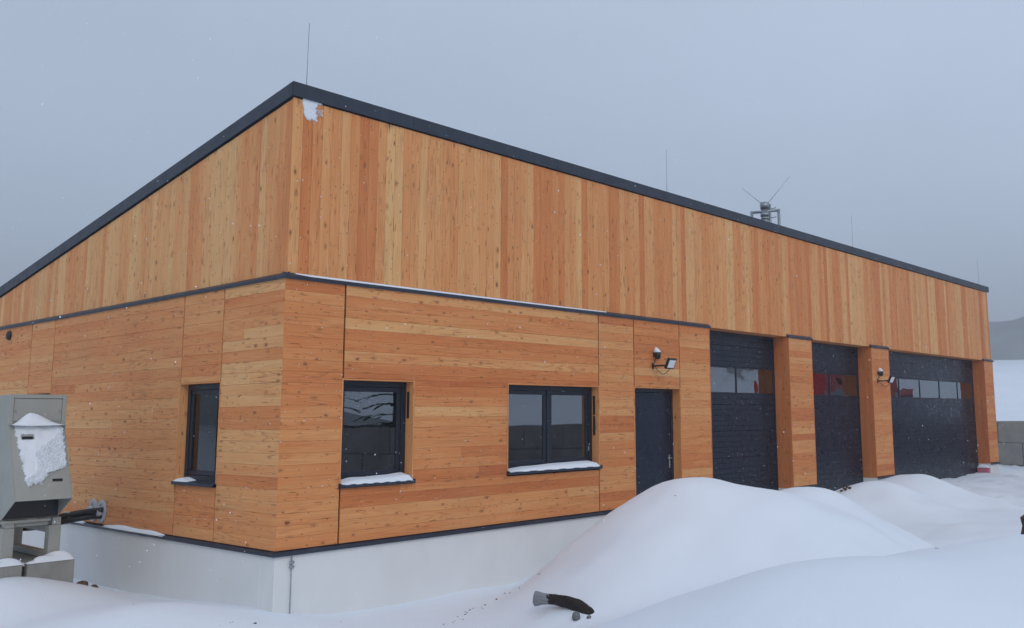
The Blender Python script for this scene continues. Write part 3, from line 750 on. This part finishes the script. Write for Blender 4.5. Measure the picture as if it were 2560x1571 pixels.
for xx in (X0, X1-.01):
    mb = MB(); mb.prism([(TOP.y, TOP.z), (TIP.y, TIP.z), (TIP.y+.02, TIP.z-.012), (YF+.004, .39), (YF+.004, TOP.z)], 'x', xx, xx+.01); mb.build('cheek', UNIT, HD)
mb = MB(); mb.box(X0+.012, X1-.012, YF-.10, YF-.012, 1.545, 1.553); mb.build('ledge', UNIT, HD)
mb = MB(); mb.box(X0+.014, X1-.012, YF-.006, YF+.004, .40, 1.5); mb.build('intake', BLACK, U)
mb = MB(); mb.box(X0-.002, X1-.10, YF-.05, YF+.004, .345, .384, .006); mb.build('drip_sill', UNIT, U)
# stand: two frames of square tube, cross rails
for k_, xx in enumerate((X0+.02, X1-.10)):
    mb = MB()
    mb.box(xx, xx+.14, YF-.02, YF+.12, -.135, .29, .006); mb.box(xx, xx+.14, 4.28, 4.42, -.135, .29, .006)
    mb.box(xx+.02, xx+.12, YF+.121, 4.279, .19, .285, .005); mb.box(xx+.02, xx+.12, YF+.121, 4.279, -.13, -.05, .005); mb.build('stand_frame', UNIT, U)
    for (c0, c1) in ((YF-.03, YF+.10), (4.30, 4.40)): MB().box(xx+.03, xx+.13, c0, c1, .291, .384, .005).build('leg', UNIT, U)
mb = MB(); mb.box(X0+.162, X1-.102, 4.30, 4.40, .19, .27, .005); mb.box(X0+.162, X1-.102, YF+.01, YF+.09, .295, .34, .005); mb.build('cross_rail', UNIT, U)
# concrete footing blocks under the stand
for (a, b, lab) in ((X1-.36, -1.10, 'right hand concrete footing with chipped edge under the steel stand'), (X0-.18, X0+.24, 'left hand concrete footing under the steel stand')):
    f_ = MB(); f_.box(a, b, 2.86, 4.7, -1.1, -.142, .012); o_ = f_.build('concrete_footing', CONC); o_['label'] = lab; o_['category'] = 'concrete footing'; o_['group'] = 'concrete footings under the ventilation unit'
f_ = MB(); f_.box(X0+.25, X1-.37, 2.98, 4.6, -1.1, -.175, .01)
o_ = f_.build('timber_formwork', POLE); o_['label'] = 'dark timber boards between the two concrete footings'; o_['category'] = 'timber'
# collars and insulated pipes
pc = thing('insulated_pipes', (-.4, 4.9, .2), 'pair of black insulated pipes running from the ventilation unit into the end wall', 'pipes')
def bez(a, b, c, d, n=14):
    a, b, c, d = map(Vector, (a, b, c, d)); r_ = []
    for i in range(n+1):
        q = i/n; r_.append(a*(1-q)**3+b*3*q*(1-q)**2+c*3*q*q*(1-q)+d*q**3)
    return r_
MB().tube(bez((-1.2, 4.45, .22), (-.8, 5.0, .12), (-.35, 5.15, .24), (-.01, 4.72, .275)), .042, 10).build('pipe', BLACK, pc)
MB().tube(bez((-1.2, 4.40, .14), (-.8, 4.95, .05), (-.30, 5.10, .17), (-.01, 4.76, .185)), .042, 10).build('pipe', BLACK, pc)
MB().tube([(-.42, 4.99, .09), (-.42, 4.99, .26)], .052, 10, smooth=True).build('cable_tie', FLANGE, pc)
for (yy, lab) in ((4.80, 'right of the two pale oval pipe collars on the end wall'), (5.10, 'left of the two pale oval pipe collars on the end wall')):
    c_ = thing('pipe_collar', (0, yy, .25), lab, 'pipe collar', 'pipe collars on the end wall')
    mb = MB(); n = 20; vs = []
    for (xx, ry, rz) in ((-.003, .150, .172), (-.014, .150, .172), (-.024, .138, .160), (-.028, .10, .12)):
        for j in range(n): a = 2*math.pi*j/n; vs.append((xx, yy+math.cos(a)*ry, .25+math.sin(a)*rz))
    mb.mesh(vs, [(i*n+j, i*n+(j+1) % n, (i+1)*n+(j+1) % n, (i+1)*n+j) for i in range(3) for j in range(n)]+[tuple(range(3*n, 4*n))]); mb.build('plate', FLANGE, c_)
    mb = MB(); mb.tube([(-.02, yy, .245), (-.09, yy+.01, .243)], [.085, .062], 16); mb.build('sleeve', FLANGE, c_)
    mb = MB(); mb.tube([(-.02, yy+.03, .355), (-.05, yy+.03, .355)], .03, 10); mb.build('stub', FLANGE, c_)

# ------------------------------------------------------------------ concrete block walls
def block_wall(a, b, label, z0, off):
    a, b = Vector((*a, 0)), Vector((*b, 0)); d = (b-a).normalized(); n = Vector((-d.y, d.x, 0)); Ln = (b-a).length
    w_ = thing('block_wall', (a.x, a.y, z0), label, 'wall', 'concrete block walls round the yard')
    for r_ in range(3):
        s_ = -off*(r_ % 2)
        while s_ < Ln:
            e0, e1 = max(0, s_)+.006, min(Ln, s_+1.6)-.006
            if e1-e0 > .1:
                mb = MB(); mb.box(0, e1-e0, 0, .78, 0, .788, .018)
                jx = random.gauss(0, .01)
                mb.v = [tuple(a+d*(e0+p[0])+n*(p[1]+jx)+Vector((0, 0, z0+r_*.80+p[2]))) for p in mb.v]
                mb.build('block', CONC, w_)
            s_ += 1.6
    return w_
block_wall((28.3, 7.4), (32.3, -7.0), 'wall of big grey concrete blocks beyond the right end of the building', -1.05, .8)
block_wall((32.0, -7.9), (7.0, -14.4), 'wall of big grey concrete blocks along the far side of the yard', -1.05, .8)

# ------------------------------------------------------------------ spruces on the slope across the yard (mirrored in the windows)
NEEDLE = simple('spruce_needles', (.028, .042, .026), .9, 0, .4, 3, .1)
def spruce(x_, y_, z_, h_, seed, label):
    r_ = random.Random(seed); tr = thing('spruce_tree', (x_, y_, z_), label, 'tree', 'spruces across the yard')
    MB().tube([(x_, y_, z_-.3), (x_, y_, z_+h_*.5), (x_, y_, z_+h_)], [.16, .09, .015], 8).build('trunk', BARK, tr)
    vs, fs = [], []
    lv = int(h_*3.2)
    for i in range(lv):
        q = i/lv; zz = z_+.35+(h_-.4)*q; R_ = (1-q)**.85*h_*.24+.12
        for k in range(9):
            a = r_.uniform(0, 6.28); L_ = R_*r_.uniform(.7, 1.1); ca, sa = math.cos(a), math.sin(a)
            for m_ in range(4):
                f0, f1 = m_/4, (m_+1)/4; w0 = .30*L_*(1-f0*.8)*r_.uniform(.7, 1.2); w1 = .30*L_*(1-f1*.8); dz = lambda f: -.28*L_*f*f+.10*L_*f
                b_ = len(vs)
                for (f, w, s_) in ((f0, w0, -1), (f0, w0, 1), (f1, w1, 1), (f1, w1, -1)):
                    vs.append((x_+ca*L_*f-sa*w*s_*.5, y_+sa*L_*f+ca*w*s_*.5, zz+dz(f)-abs(w)*.25+r_.uniform(-.03, .03)))
                fs.append((b_, b_+1, b_+2, b_+3))
    MB().mesh(vs, fs).build('crown', NEEDLE, tr)
for i, (x_, y_, h_, lab) in enumerate(((9.6, -16.6, 8.5, 'tallest dark spruce on the bank across the yard'), (12.4, -17.8, 7.5, 'middle dark spruce on the bank across the yard'), (15.0, -16.9, 6.2, 'smaller dark spruce right of the middle one across the yard'), (7.2, -18.2, 7.0, 'leftmost dark spruce on the bank across the yard'), (11.0, -20.5, 9.0, 'rearmost dark spruce high on the bank across the yard'))):
    spruce(x_, y_, .9, h_, 40+i, lab)

# ------------------------------------------------------------------ fire engine across the yard (mirrored in the door panes)
EX, EY, EZ = 25.3, -6.2, -.31
t_ = thing('fire_engine', (EX+4.3, EY, EZ), 'red fire engine parked across the yard and mirrored in the garage door panes', 'fire engine')
def eb(x0, x1, y0, y1, z0, z1, b=0): return MB().box(EX+x0, EX+x1, EY+y0, EY+y1, EZ+z0, EZ+z1, b)
MB().prism([(EX+q[0], EZ+q[1]) for q in ((6.4, .45), (6.4, 3.0), (8.2, 3.0), (8.55, 1.75), (8.7, .45))], 'y', EY-1.22, EY+1.22).build('cab', RED, t_)
eb(0, 6.3, -1.24, 1.24, .55, 3.6, .04).build('body', RED, t_)
eb(.1, 6.2, 1.243, 1.256, 1.25, 1.45).build('stripe', WHITE, t_)
for k in range(4): eb(.25+k*1.5, 1.55+k*1.5, 1.243, 1.262, 1.55, 2.75).build('roller_shutter', STEEL, t_)
for x0, x1 in ((6.6, 7.25), (7.4, 8.15)): eb(x0, x1, 1.222, 1.235, 1.75, 2.65).build('side_window', FRAME, t_)
MB().prism([(EX+q[0], EZ+q[1]) for q in ((8.245, 2.92), (8.555, 1.80), (8.57, 1.80), (8.26, 2.92))], 'y', EY-1.05, EY+1.05).build('windscreen', FRAME, t_)
for xx in (1.6, 7.4):
    for y0, y1 in ((.92, 1.27), (-1.27, -.92)): MB().tube([(EX+xx, EY+y0, EZ+.52), (EX+xx, EY+y1, EZ+.52)], .52, 22).build('wheel', RUBBER, t_)
eb(6.7, 7.2, -1.0, 1.0, 3.0, 3.18, .03).build('light_bar', WHITE, t_)
for y0 in (-1.0, .7): eb(8.66, 8.74, y0, y0+.3, .8, 1.0, .02).build('headlight', LENS, t_)
eb(.3, 6.0, -.9, -.5, 3.61, 3.71, .02).build('ladder', STEEL, t_)

# ------------------------------------------------------------------ snow lying on things
def snow_strip(name, f, n, label, m_=8, parent=None):
    """f(s, t) -> point; s along 0..1, t across 0..1; lower side closed"""
    S_, T_ = np.meshgrid(np.linspace(0, 1, n), np.linspace(0, 1, m_), indexing='ij')
    P = np.array([[f(S_[i, j], T_[i, j]) for j in range(m_)] for i in range(n)])
    o = grid_obj(name, P[..., 0], P[..., 1], P[..., 2], SNOW); fix_normals(o.data)
    o['label'] = label; o['category'] = 'snow'; o['kind'] = 'stuff'; return o
def sill_snow(o, hmax, seed, label):
    a0, a1, z0, z1, dp = o; r_ = random.Random(seed); ph = [r_.uniform(0, 6) for _ in range(4)]
    def f(s_, t_):
        x_ = a0+.006+(a1-a0-.012)*s_
        env = min(1, s_*5)**.7*min(1, (1-s_)*30)**.5
        h_ = (hmax*(.55+.45*s_)+.005*math.sin(s_*6+ph[0])+.0015*math.sin(s_*19+ph[1]))*env+.006
        y_ = -.052+(dp+.05)*t_+.004*math.sin(s_*40+ph[2])*(1-t_)
        prof = min(1, t_*3.2)**.5 if t_ < .5 else 1+.35*(t_-.5)
        zb_ = z0-.004+.016*t_
        return (x_, y_, zb_-.006+(h_+.006)*(prof if t_ > 0 else 0))
    snow_strip('sill_snow', f, 40, label, 12)
sill_snow(OPEN[0], .060, 3, 'snow lying on the sill of the single window left of the front wall')
sill_snow(OPEN[1], .055, 5, 'snow lying on the sill of the two part window')
a0, a1 = 2.20, 2.60
def f(s_, t_):
    h_ = .05*math.sin(min(1, s_*1.02)*math.pi)**.8*(.4+.6*s_)+.002
    return (-.05+.15*t_, 2.16+.42*s_, .779+.016*t_-.006+(h_+.006)*(min(1, t_*3)**.5 if t_ > 0 else 0))
snow_strip('sill_snow', f, 16, 'small pat of snow at the left end of the narrow window sill', 8)
for (y0, y1, hh, lab) in ((2.75, 4.72, .05, 'thin drift of snow on the base flashing right of the pipe collars'), (5.36, 8.5, .055, 'thin drift of snow on the base flashing left of the pipe collars')):
    def f(s_, t_, y0=y0, y1=y1, hh=hh):
        h_ = hh*math.sin(s_*math.pi)**.7*(.75+.2*math.sin(s_*11))+.002
        return (-.036+.034*t_, y0+(y1-y0)*s_, .036+.012*t_-.006+(h_+.006)*(t_**.5 if t_ > 0 else 0))
    snow_strip('flashing_snow', f, 40, lab, 6)
def f(s_, t_):
    e_ = math.sin(s_*math.pi)**.5 if 0 < s_ < 1 else 0
    return (.15+6.0*s_, -.019+.052*t_, ZL+.036+.041*t_+((.0045-.0035*s_) if .1 < t_ < .9 else -.002)*e_)  # white strip stands for snow dust and the flashing's bright reflection together
snow_strip('flashing_snow', f, 30, 'fine white line of snow dust and painted sheen on the flashing above the front windows', 5)
# snow heaped on the hood ledge, and stuck to the hood plate
def f(s_, t_):
    q_ = s_/.36 if s_ < .36 else (1-s_)/.64
    prof = q_*q_*(3-2*q_)*.82+.18*q_
    h_ = .145*prof+.010
    y_ = YF-.115+.10*t_
    return (X0+.03+(X1-X0-.07)*s_, y_, 1.548+h_*(t_**.6 if t_ > 0 else -.05))
snow_strip('hood_snow', f, 40, 'small heap of snow on the ledge of the ventilation hood', 10)
n0, n1 = 120, 150
pr_ = random.Random(21)
mb = MB(); gv = {}; vs = []
def edge_noise(a): return .014*math.sin(a*31)+.010*math.sin(a*57+1)+.006*math.sin(a*113+2)
def in_patch(u, q):
    if q < -.0 or q > .86: return False
    lo = .05+.17*q+edge_noise(q*1.3)+.02; hi = .96+edge_noise(q*1.7+3)*.8
    if q > .58: hi = max(.96-(q-.58)*4.5, .64-(q-.64)*1.1)+edge_noise(q*2.1)
    if q > .80+edge_noise(u*.9)*1.2: return False
    if .185 < u < .415 and .125 < q < .20: return False
    return lo < u < hi
for i in range(n0+1):
    for j in range(n1+1):
        u, q = i/n0, j/n1*.9
        bare = 1 if u < .5 or q < .25 else .45
        off = .012+.006*(math.sin(u*9+q*5+2)*math.sin(q*11-u*3)+.6*math.sin(u*23-q*17)*math.sin(q*29+u*7))+(.022*random.random()**2 if u+q*.9 > .85+.1*math.sin(q*13) else .003*random.random())
        gv[i, j] = len(vs); vs.append(tuple(hp(u, q, max(.004, off))))
cells = set()
for i in range(n0):
    for j in range(n1):
        u, q = (i+.5)/n0, (j+.5)/n1*.9; e_ = pr_.random()**2*.055; a_ = pr_.uniform(0, 6.28)
        if in_patch(u, q) and in_patch(u+math.cos(a_)*e_, min(q, .02) if q < .05 else q+math.sin(a_)*e_*.7): cells.add((i, j))
fs = [(gv[i, j], gv[i+1, j], gv[i+1, j+1], gv[i, j+1]) for (i, j) in cells]
used = sorted({k for f_ in fs for k in f_}); re_ = {k: i for i, k in enumerate(used)}
top_ = [vs[k] for k in used]; bot_ = []
inv = {gv[k]: k for k in gv}
for k in used: i, j = inv[k]; bot_.append(tuple(hp(i/n0, j/n1*.9, .0015)))
nn_ = len(used); F2 = [tuple(re_[k] for k in f_) for f_ in fs]
side = []
for (i, j) in cells:
    for (di, dj, p, q) in ((-1, 0, (i, j), (i, j+1)), (1, 0, (i+1, j), (i+1, j+1)), (0, -1, (i, j), (i+1, j)), (0, 1, (i, j+1), (i+1, j+1))):
        if (i+di, j+dj) not in cells: a, b = re_[gv[p]], re_[gv[q]]; side.append((a, b, b+nn_, a+nn_))
mb.mesh(top_+bot_, F2+side, True); o_ = mb.build('stuck_snow', SNOW); o_['label'] = 'patch of snow stuck to the sloping hood plate'; o_['category'] = 'snow'; o_['kind'] = 'stuff'
# snow splash on the boards under the roof corner
mb = MB(); vs = []; n0, n1 = 60, 60; gv = {}; cells = set()
for i in range(n0+1):
    for j in range(n1+1):
        u, q = i/n0, j/n1
        xx = .13+.34*u; zz = 5.66-.31*q
        gv[i, j] = len(vs); vs.append((xx, D1-.004-.008*random.random(), zz))
for i in range(n0):
    for j in range(n1):
        u, q = (i+.5)/n0, (j+.5)/n1
        lo = .05+.15*q+.02*math.sin(q*17); hi = .74-.04*q+.03*math.sin(q*9+1)+.025*math.sin(q*31)
        if q < .15: hi = .95
        low = .90+.035*math.sin(u*21)+.03*math.sin(u*47)
        mg = min((u-lo), (hi-u), (low-q))/.10
        if mg > 0 and pr_.random() < .25+mg*1.2: cells.add((i, j))
        elif hi <= u < .98 and .35 < q < .62 and random.random() < .22: cells.add((i, j))
fs = [(gv[i, j], gv[i+1, j], gv[i+1, j+1], gv[i, j+1]) for (i, j) in cells]
nv = len(vs); allv = vs+[(p[0], D1-.0025, p[2]) for p in vs]; side = []
for (i, j) in cells:
    for (di, dj, p, q) in ((-1, 0, (i, j), (i, j+1)), (1, 0, (i+1, j), (i+1, j+1)), (0, -1, (i, j), (i+1, j)), (0, 1, (i, j+1), (i+1, j+1))):
        if (i+di, j+dj) not in cells: side.append((gv[p], gv[q], gv[q]+nv, gv[p]+nv))
mb.mesh(allv, fs+side, True); o_ = mb.build('stuck_snow', SNOW); o_['label'] = 'white splash of snow on the boards under the roof corner'; o_['category'] = 'snow'; o_['kind'] = 'stuff'
# caps of snow on the footings and on the pink block
def cap(name, a, b, c, d, z, h, label):
    def f(s_, t_):
        e_ = (math.sin(s_*math.pi)*math.sin(t_*math.pi))**.45 if 0 < s_ < 1 and 0 < t_ < 1 else 0
        return (a+(b-a)*s_, c+(d-c)*t_, z-.006+(h*(.8+.2*math.sin(s_*7+t_*5))+.006)*e_)
    snow_strip(name, f, 16, label, 16)
cap('footing_snow', X1-.37, -1.09, 2.85, 2.97, -.142, .05, 'snow cap on the right hand concrete footing')
cap('footing_snow', X1-.30, -1.10, 2.86, 2.985, -.142, .12, 'little peak of snow against the stand on the right hand footing')
cap('footing_snow', X0-.19, X0+.25, 2.85, 3.0, -.142, .09, 'snow cap on the left hand concrete footing')
cap('footing_snow', X0+.20, X1-.32, 2.96, 3.05, -.176, .035, 'strip of snow on the timber between the footings')
cap('block_snow', 25.02, 25.195, -.005, .37, -.086, .10, 'rounded snow cap on the pink block')

# ------------------------------------------------------------------ log, stone, stake, clods
def gz(x_, y_): return float(ground_full(np.array(x_), np.array(y_)))

LP = [(1.80, -2.56, -.437), (1.83, -2.60, -.437), (1.90, -2.72, -.446), (1.95, -2.86, -.462), (1.972, -3.02, -.492), (1.965, -3.18, -.550), (1.95, -3.34, -.66)]
lg = thing('log', (1.9, -2.9, -.55), 'bent dark log with a pale grey sawn end sticking out of the snow', 'log')
lp = [Vector(p) for p in LP[1:]]; fine = []
for a_, b_ in zip(lp, lp[1:]):
    for q_ in range(5): fine.append(a_.lerp(b_, q_/5))
fine.append(lp[-1]); rad = [float(np.interp(i_/(len(fine)-1), [0, .2, .4, .6, .8, 1], [.058, .058, .066, .070, .060, .035])) for i_ in range(len(fine))]
tb = MB().tube(fine, rad, 18); lr = random.Random(2)
jit = {}
for i_, p_ in enumerate(tb.v):
    k_ = tuple(round(c_, 4) for c_ in p_)
    if k_ not in jit: jit[k_] = tuple(c_+lr.gauss(0, .002) for c_ in p_)
    tb.v[i_] = jit[k_]
tb.sm = [False]*len(tb.sm); tb.build('trunk', BARK, lg)
mb = MB(); mb.tube([(1.762, -2.512, -.434), (1.772, -2.525, -.436), (1.792, -2.55, -.436), (1.825, -2.60, -.438), (1.865, -2.66, -.441)], [.055, .085, .082, .066, .060], 9, smooth=False); mb.build('sawn_end', SAWN, lg)
def rock(x_, y_, r_, mt, name, label, cat, squash=.7, sink=.3, seed=1, parent=None, z=None):
    import bmesh
    bm = bmesh.new(); bmesh.ops.create_icosphere(bm, subdivisions=2, radius=r_); q_ = random.Random(seed)
    ax = [Vector((q_.gauss(0, 1), q_.gauss(0, 1), q_.gauss(0, 1))).normalized() for _ in range(7)]
    for v_ in bm.verts:
        k_ = 1
        for a_ in ax: k_ -= .22*max(0, v_.co.normalized().dot(a_)-.55)
        v_.co *= k_*q_.uniform(.82, 1.1); v_.co.z *= squash
    zz = gz(x_, y_) if z is None else z
    bmesh.ops.translate(bm, verts=bm.verts, vec=(x_, y_, zz+r_*squash*(1-2*sink)))
    me = bpy.data.meshes.new(name); bm.to_mesh(me); bm.free(); me.materials.append(mt)
    o_ = link(name, me); o_['label'] = label; o_['category'] = cat; return o_

rock(1.80, -3.13, .050, STONE, 'stone', 'small angular grey stone in the snow below the bent log', 'stone', 1.25, .30, 3)
rock(1.86, -3.26, .030, STONE, 'stone', 'tiny dark stone right of the grey stone below the bent log', 'stone', .8, .3, 4)
st = thing('timber_stake', (3.47, -7.50, .35), 'short dark brown squared timber standing in the snow at the right edge of the picture', 'timber')
mb = MB(); vs = []
for (zz, w_, dx) in ((.2, .13, -.01), (.47, .125, 0), (.56, .112, .012), (.64, .12, .004)):
    for (sx, sy) in ((-1, -1), (1, -1), (1, 1), (-1, 1)): vs.append((3.455+dx+sx*w_*.75, -7.462-dx*.5+sy*w_*.75, zz+.012*sx))
mb.mesh(vs, [(i*4+j, i*4+(j+1) % 4, i*4+4+(j+1) % 4, i*4+4+j) for i in range(3) for j in range(4)]+[(3, 2, 1, 0), (12, 13, 14, 15)]); mb.build('post', POLE, st)

# clods of earth showing through, and a few loose pieces
cl = random.Random(11)
import bmesh
def clods(name, spots, mt, label, r0, r1):
    bm = bmesh.new()
    for (x_, y_) in spots:
        r_ = cl.uniform(r0, r1); g_ = bmesh.ops.create_icosphere(bm, subdivisions=1, radius=r_)
        mtx = Matrix.Translation((x_, y_, gz(x_, y_)+r_*.15)) @ Matrix.Rotation(cl.uniform(0, 6), 4, 'Z') @ Matrix.Diagonal((cl.uniform(.7, 1.6), cl.uniform(.6, 1), cl.uniform(.4, .7), 1))
        for v_ in g_['verts']: v_.co = mtx @ (v_.co*cl.uniform(.75, 1.2))
    me = bpy.data.meshes.new(name); bm.to_mesh(me); bm.free(); me.materials.append(mt)
    o_ = link(name, me, kind='stuff', label=label, category='earth'); return o_
foot = [(1.525, -1.415), (1.60, -1.36), (1.919, -1.193), (2.00, -1.12), (2.115, -1.051), (2.16, -1.02), (2.289, -.975), (2.32, -1.05), (2.615, -.977), (2.70, -.93), (3.018, -.754), (2.99, -1.059), (2.9, -1.15), (3.018, -1.414), (1.72, -1.32), (2.2, -1.2), (2.45, -.98), (3.1, -1.3)]
clods('earth_crumbs', foot+[(x_+cl.gauss(0, .1), y_+cl.gauss(0, .07)) for x_, y_ in foot[:9]], SOIL, 'crumbs of dark earth along the foot of the big snow heap', .005, .015)
clods('earth_clods', [(11.50, -1.66), (11.58, -1.62), (11.63, -1.56), (11.55, -1.72), (11.66, -1.62), (11.48, -1.58)], SOIL, 'cluster of dark clods on the snow heap before the middle garage door', .025, .05)
clods('earth_clods', [(-.552, -.586), (-.57, -.60)], SOIL, 'lone brown clod on the flat snow below the building corner', .014, .022)
clods('earth_clods', [(-.98, -.63), (-.79, -.54), (-.83, -.56), (.566, -.537), (4.007, -2.901), (1.921, -7.131), (1.95, -7.1), (-2.6, 1.2), (-1.2, .9)], SOIL, 'scattered dark specks on the smooth snow', .006, .012)
s1 = rock(-.98, 2.90, .085, SOIL, 'clay_lump', 'brown lump of clay in the snow beside the concrete footing', 'clay lump', .6, .35, 8, z=-.50)
s2 = rock(-.90, 2.74, .060, SOIL, 'clay_lump', 'smaller reddish lump of clay right of the lump at the footing', 'clay lump', .7, .35, 9, z=-.53)

# falling snow: small flakes spread through the air of the yard
fk = random.Random(5); vs = []; fs = []
for i in range(20000):
    x_ = fk.uniform(-6, 25); y_ = fk.uniform(-10, -.12); z_ = fk.uniform(-.3, 9)
    d_ = (Vector((x_, y_, z_))-CAM).length
    if d_ < 3.6: continue
    r_ = fk.choice((.0014, .0018, .0022, .0028, .0034, .0042)); b_ = len(vs)
    sl_ = fk.uniform(.3, 1)
    for p in ((1, 0, 0), (-1, 0, 0), (0, 1, 0), (0, -1, 0), (0, 0, 1), (0, 0, -1)): vs.append((x_+p[0]*r_, y_+p[1]*r_*sl_, z_+p[2]*r_*1.2))
    fs += [(b_+a, b_+b, b_+c) for a, b, c in ((0, 2, 4), (2, 1, 4), (1, 3, 4), (3, 0, 4), (2, 0, 5), (1, 2, 5), (3, 1, 5), (0, 3, 5))]
o_ = MB().mesh(vs, fs).build('snowflakes', SNOW, kind='stuff'); o_['label'] = 'falling snowflakes in the air before the building'; o_['category'] = 'snowfall'

# hazy air
hz = bpy.data.materials.new('hazy_air'); hz.use_nodes = True; t = hz.node_tree; t.nodes.clear()
o_ = t.nodes.new('ShaderNodeOutputMaterial'); pv = t.nodes.new('ShaderNodeVolumePrincipled')
pv.inputs['Color'].default_value = (.93, .96, 1, 1); pv.inputs['Density'].default_value = .0027; pv.inputs['Anisotropy'].default_value = .2
t.links.new(pv.outputs[0], o_.inputs['Volume'])
MB().box(-455, 445, -445, 440, -4.5, 56).build('haze', hz, kind='stuff')
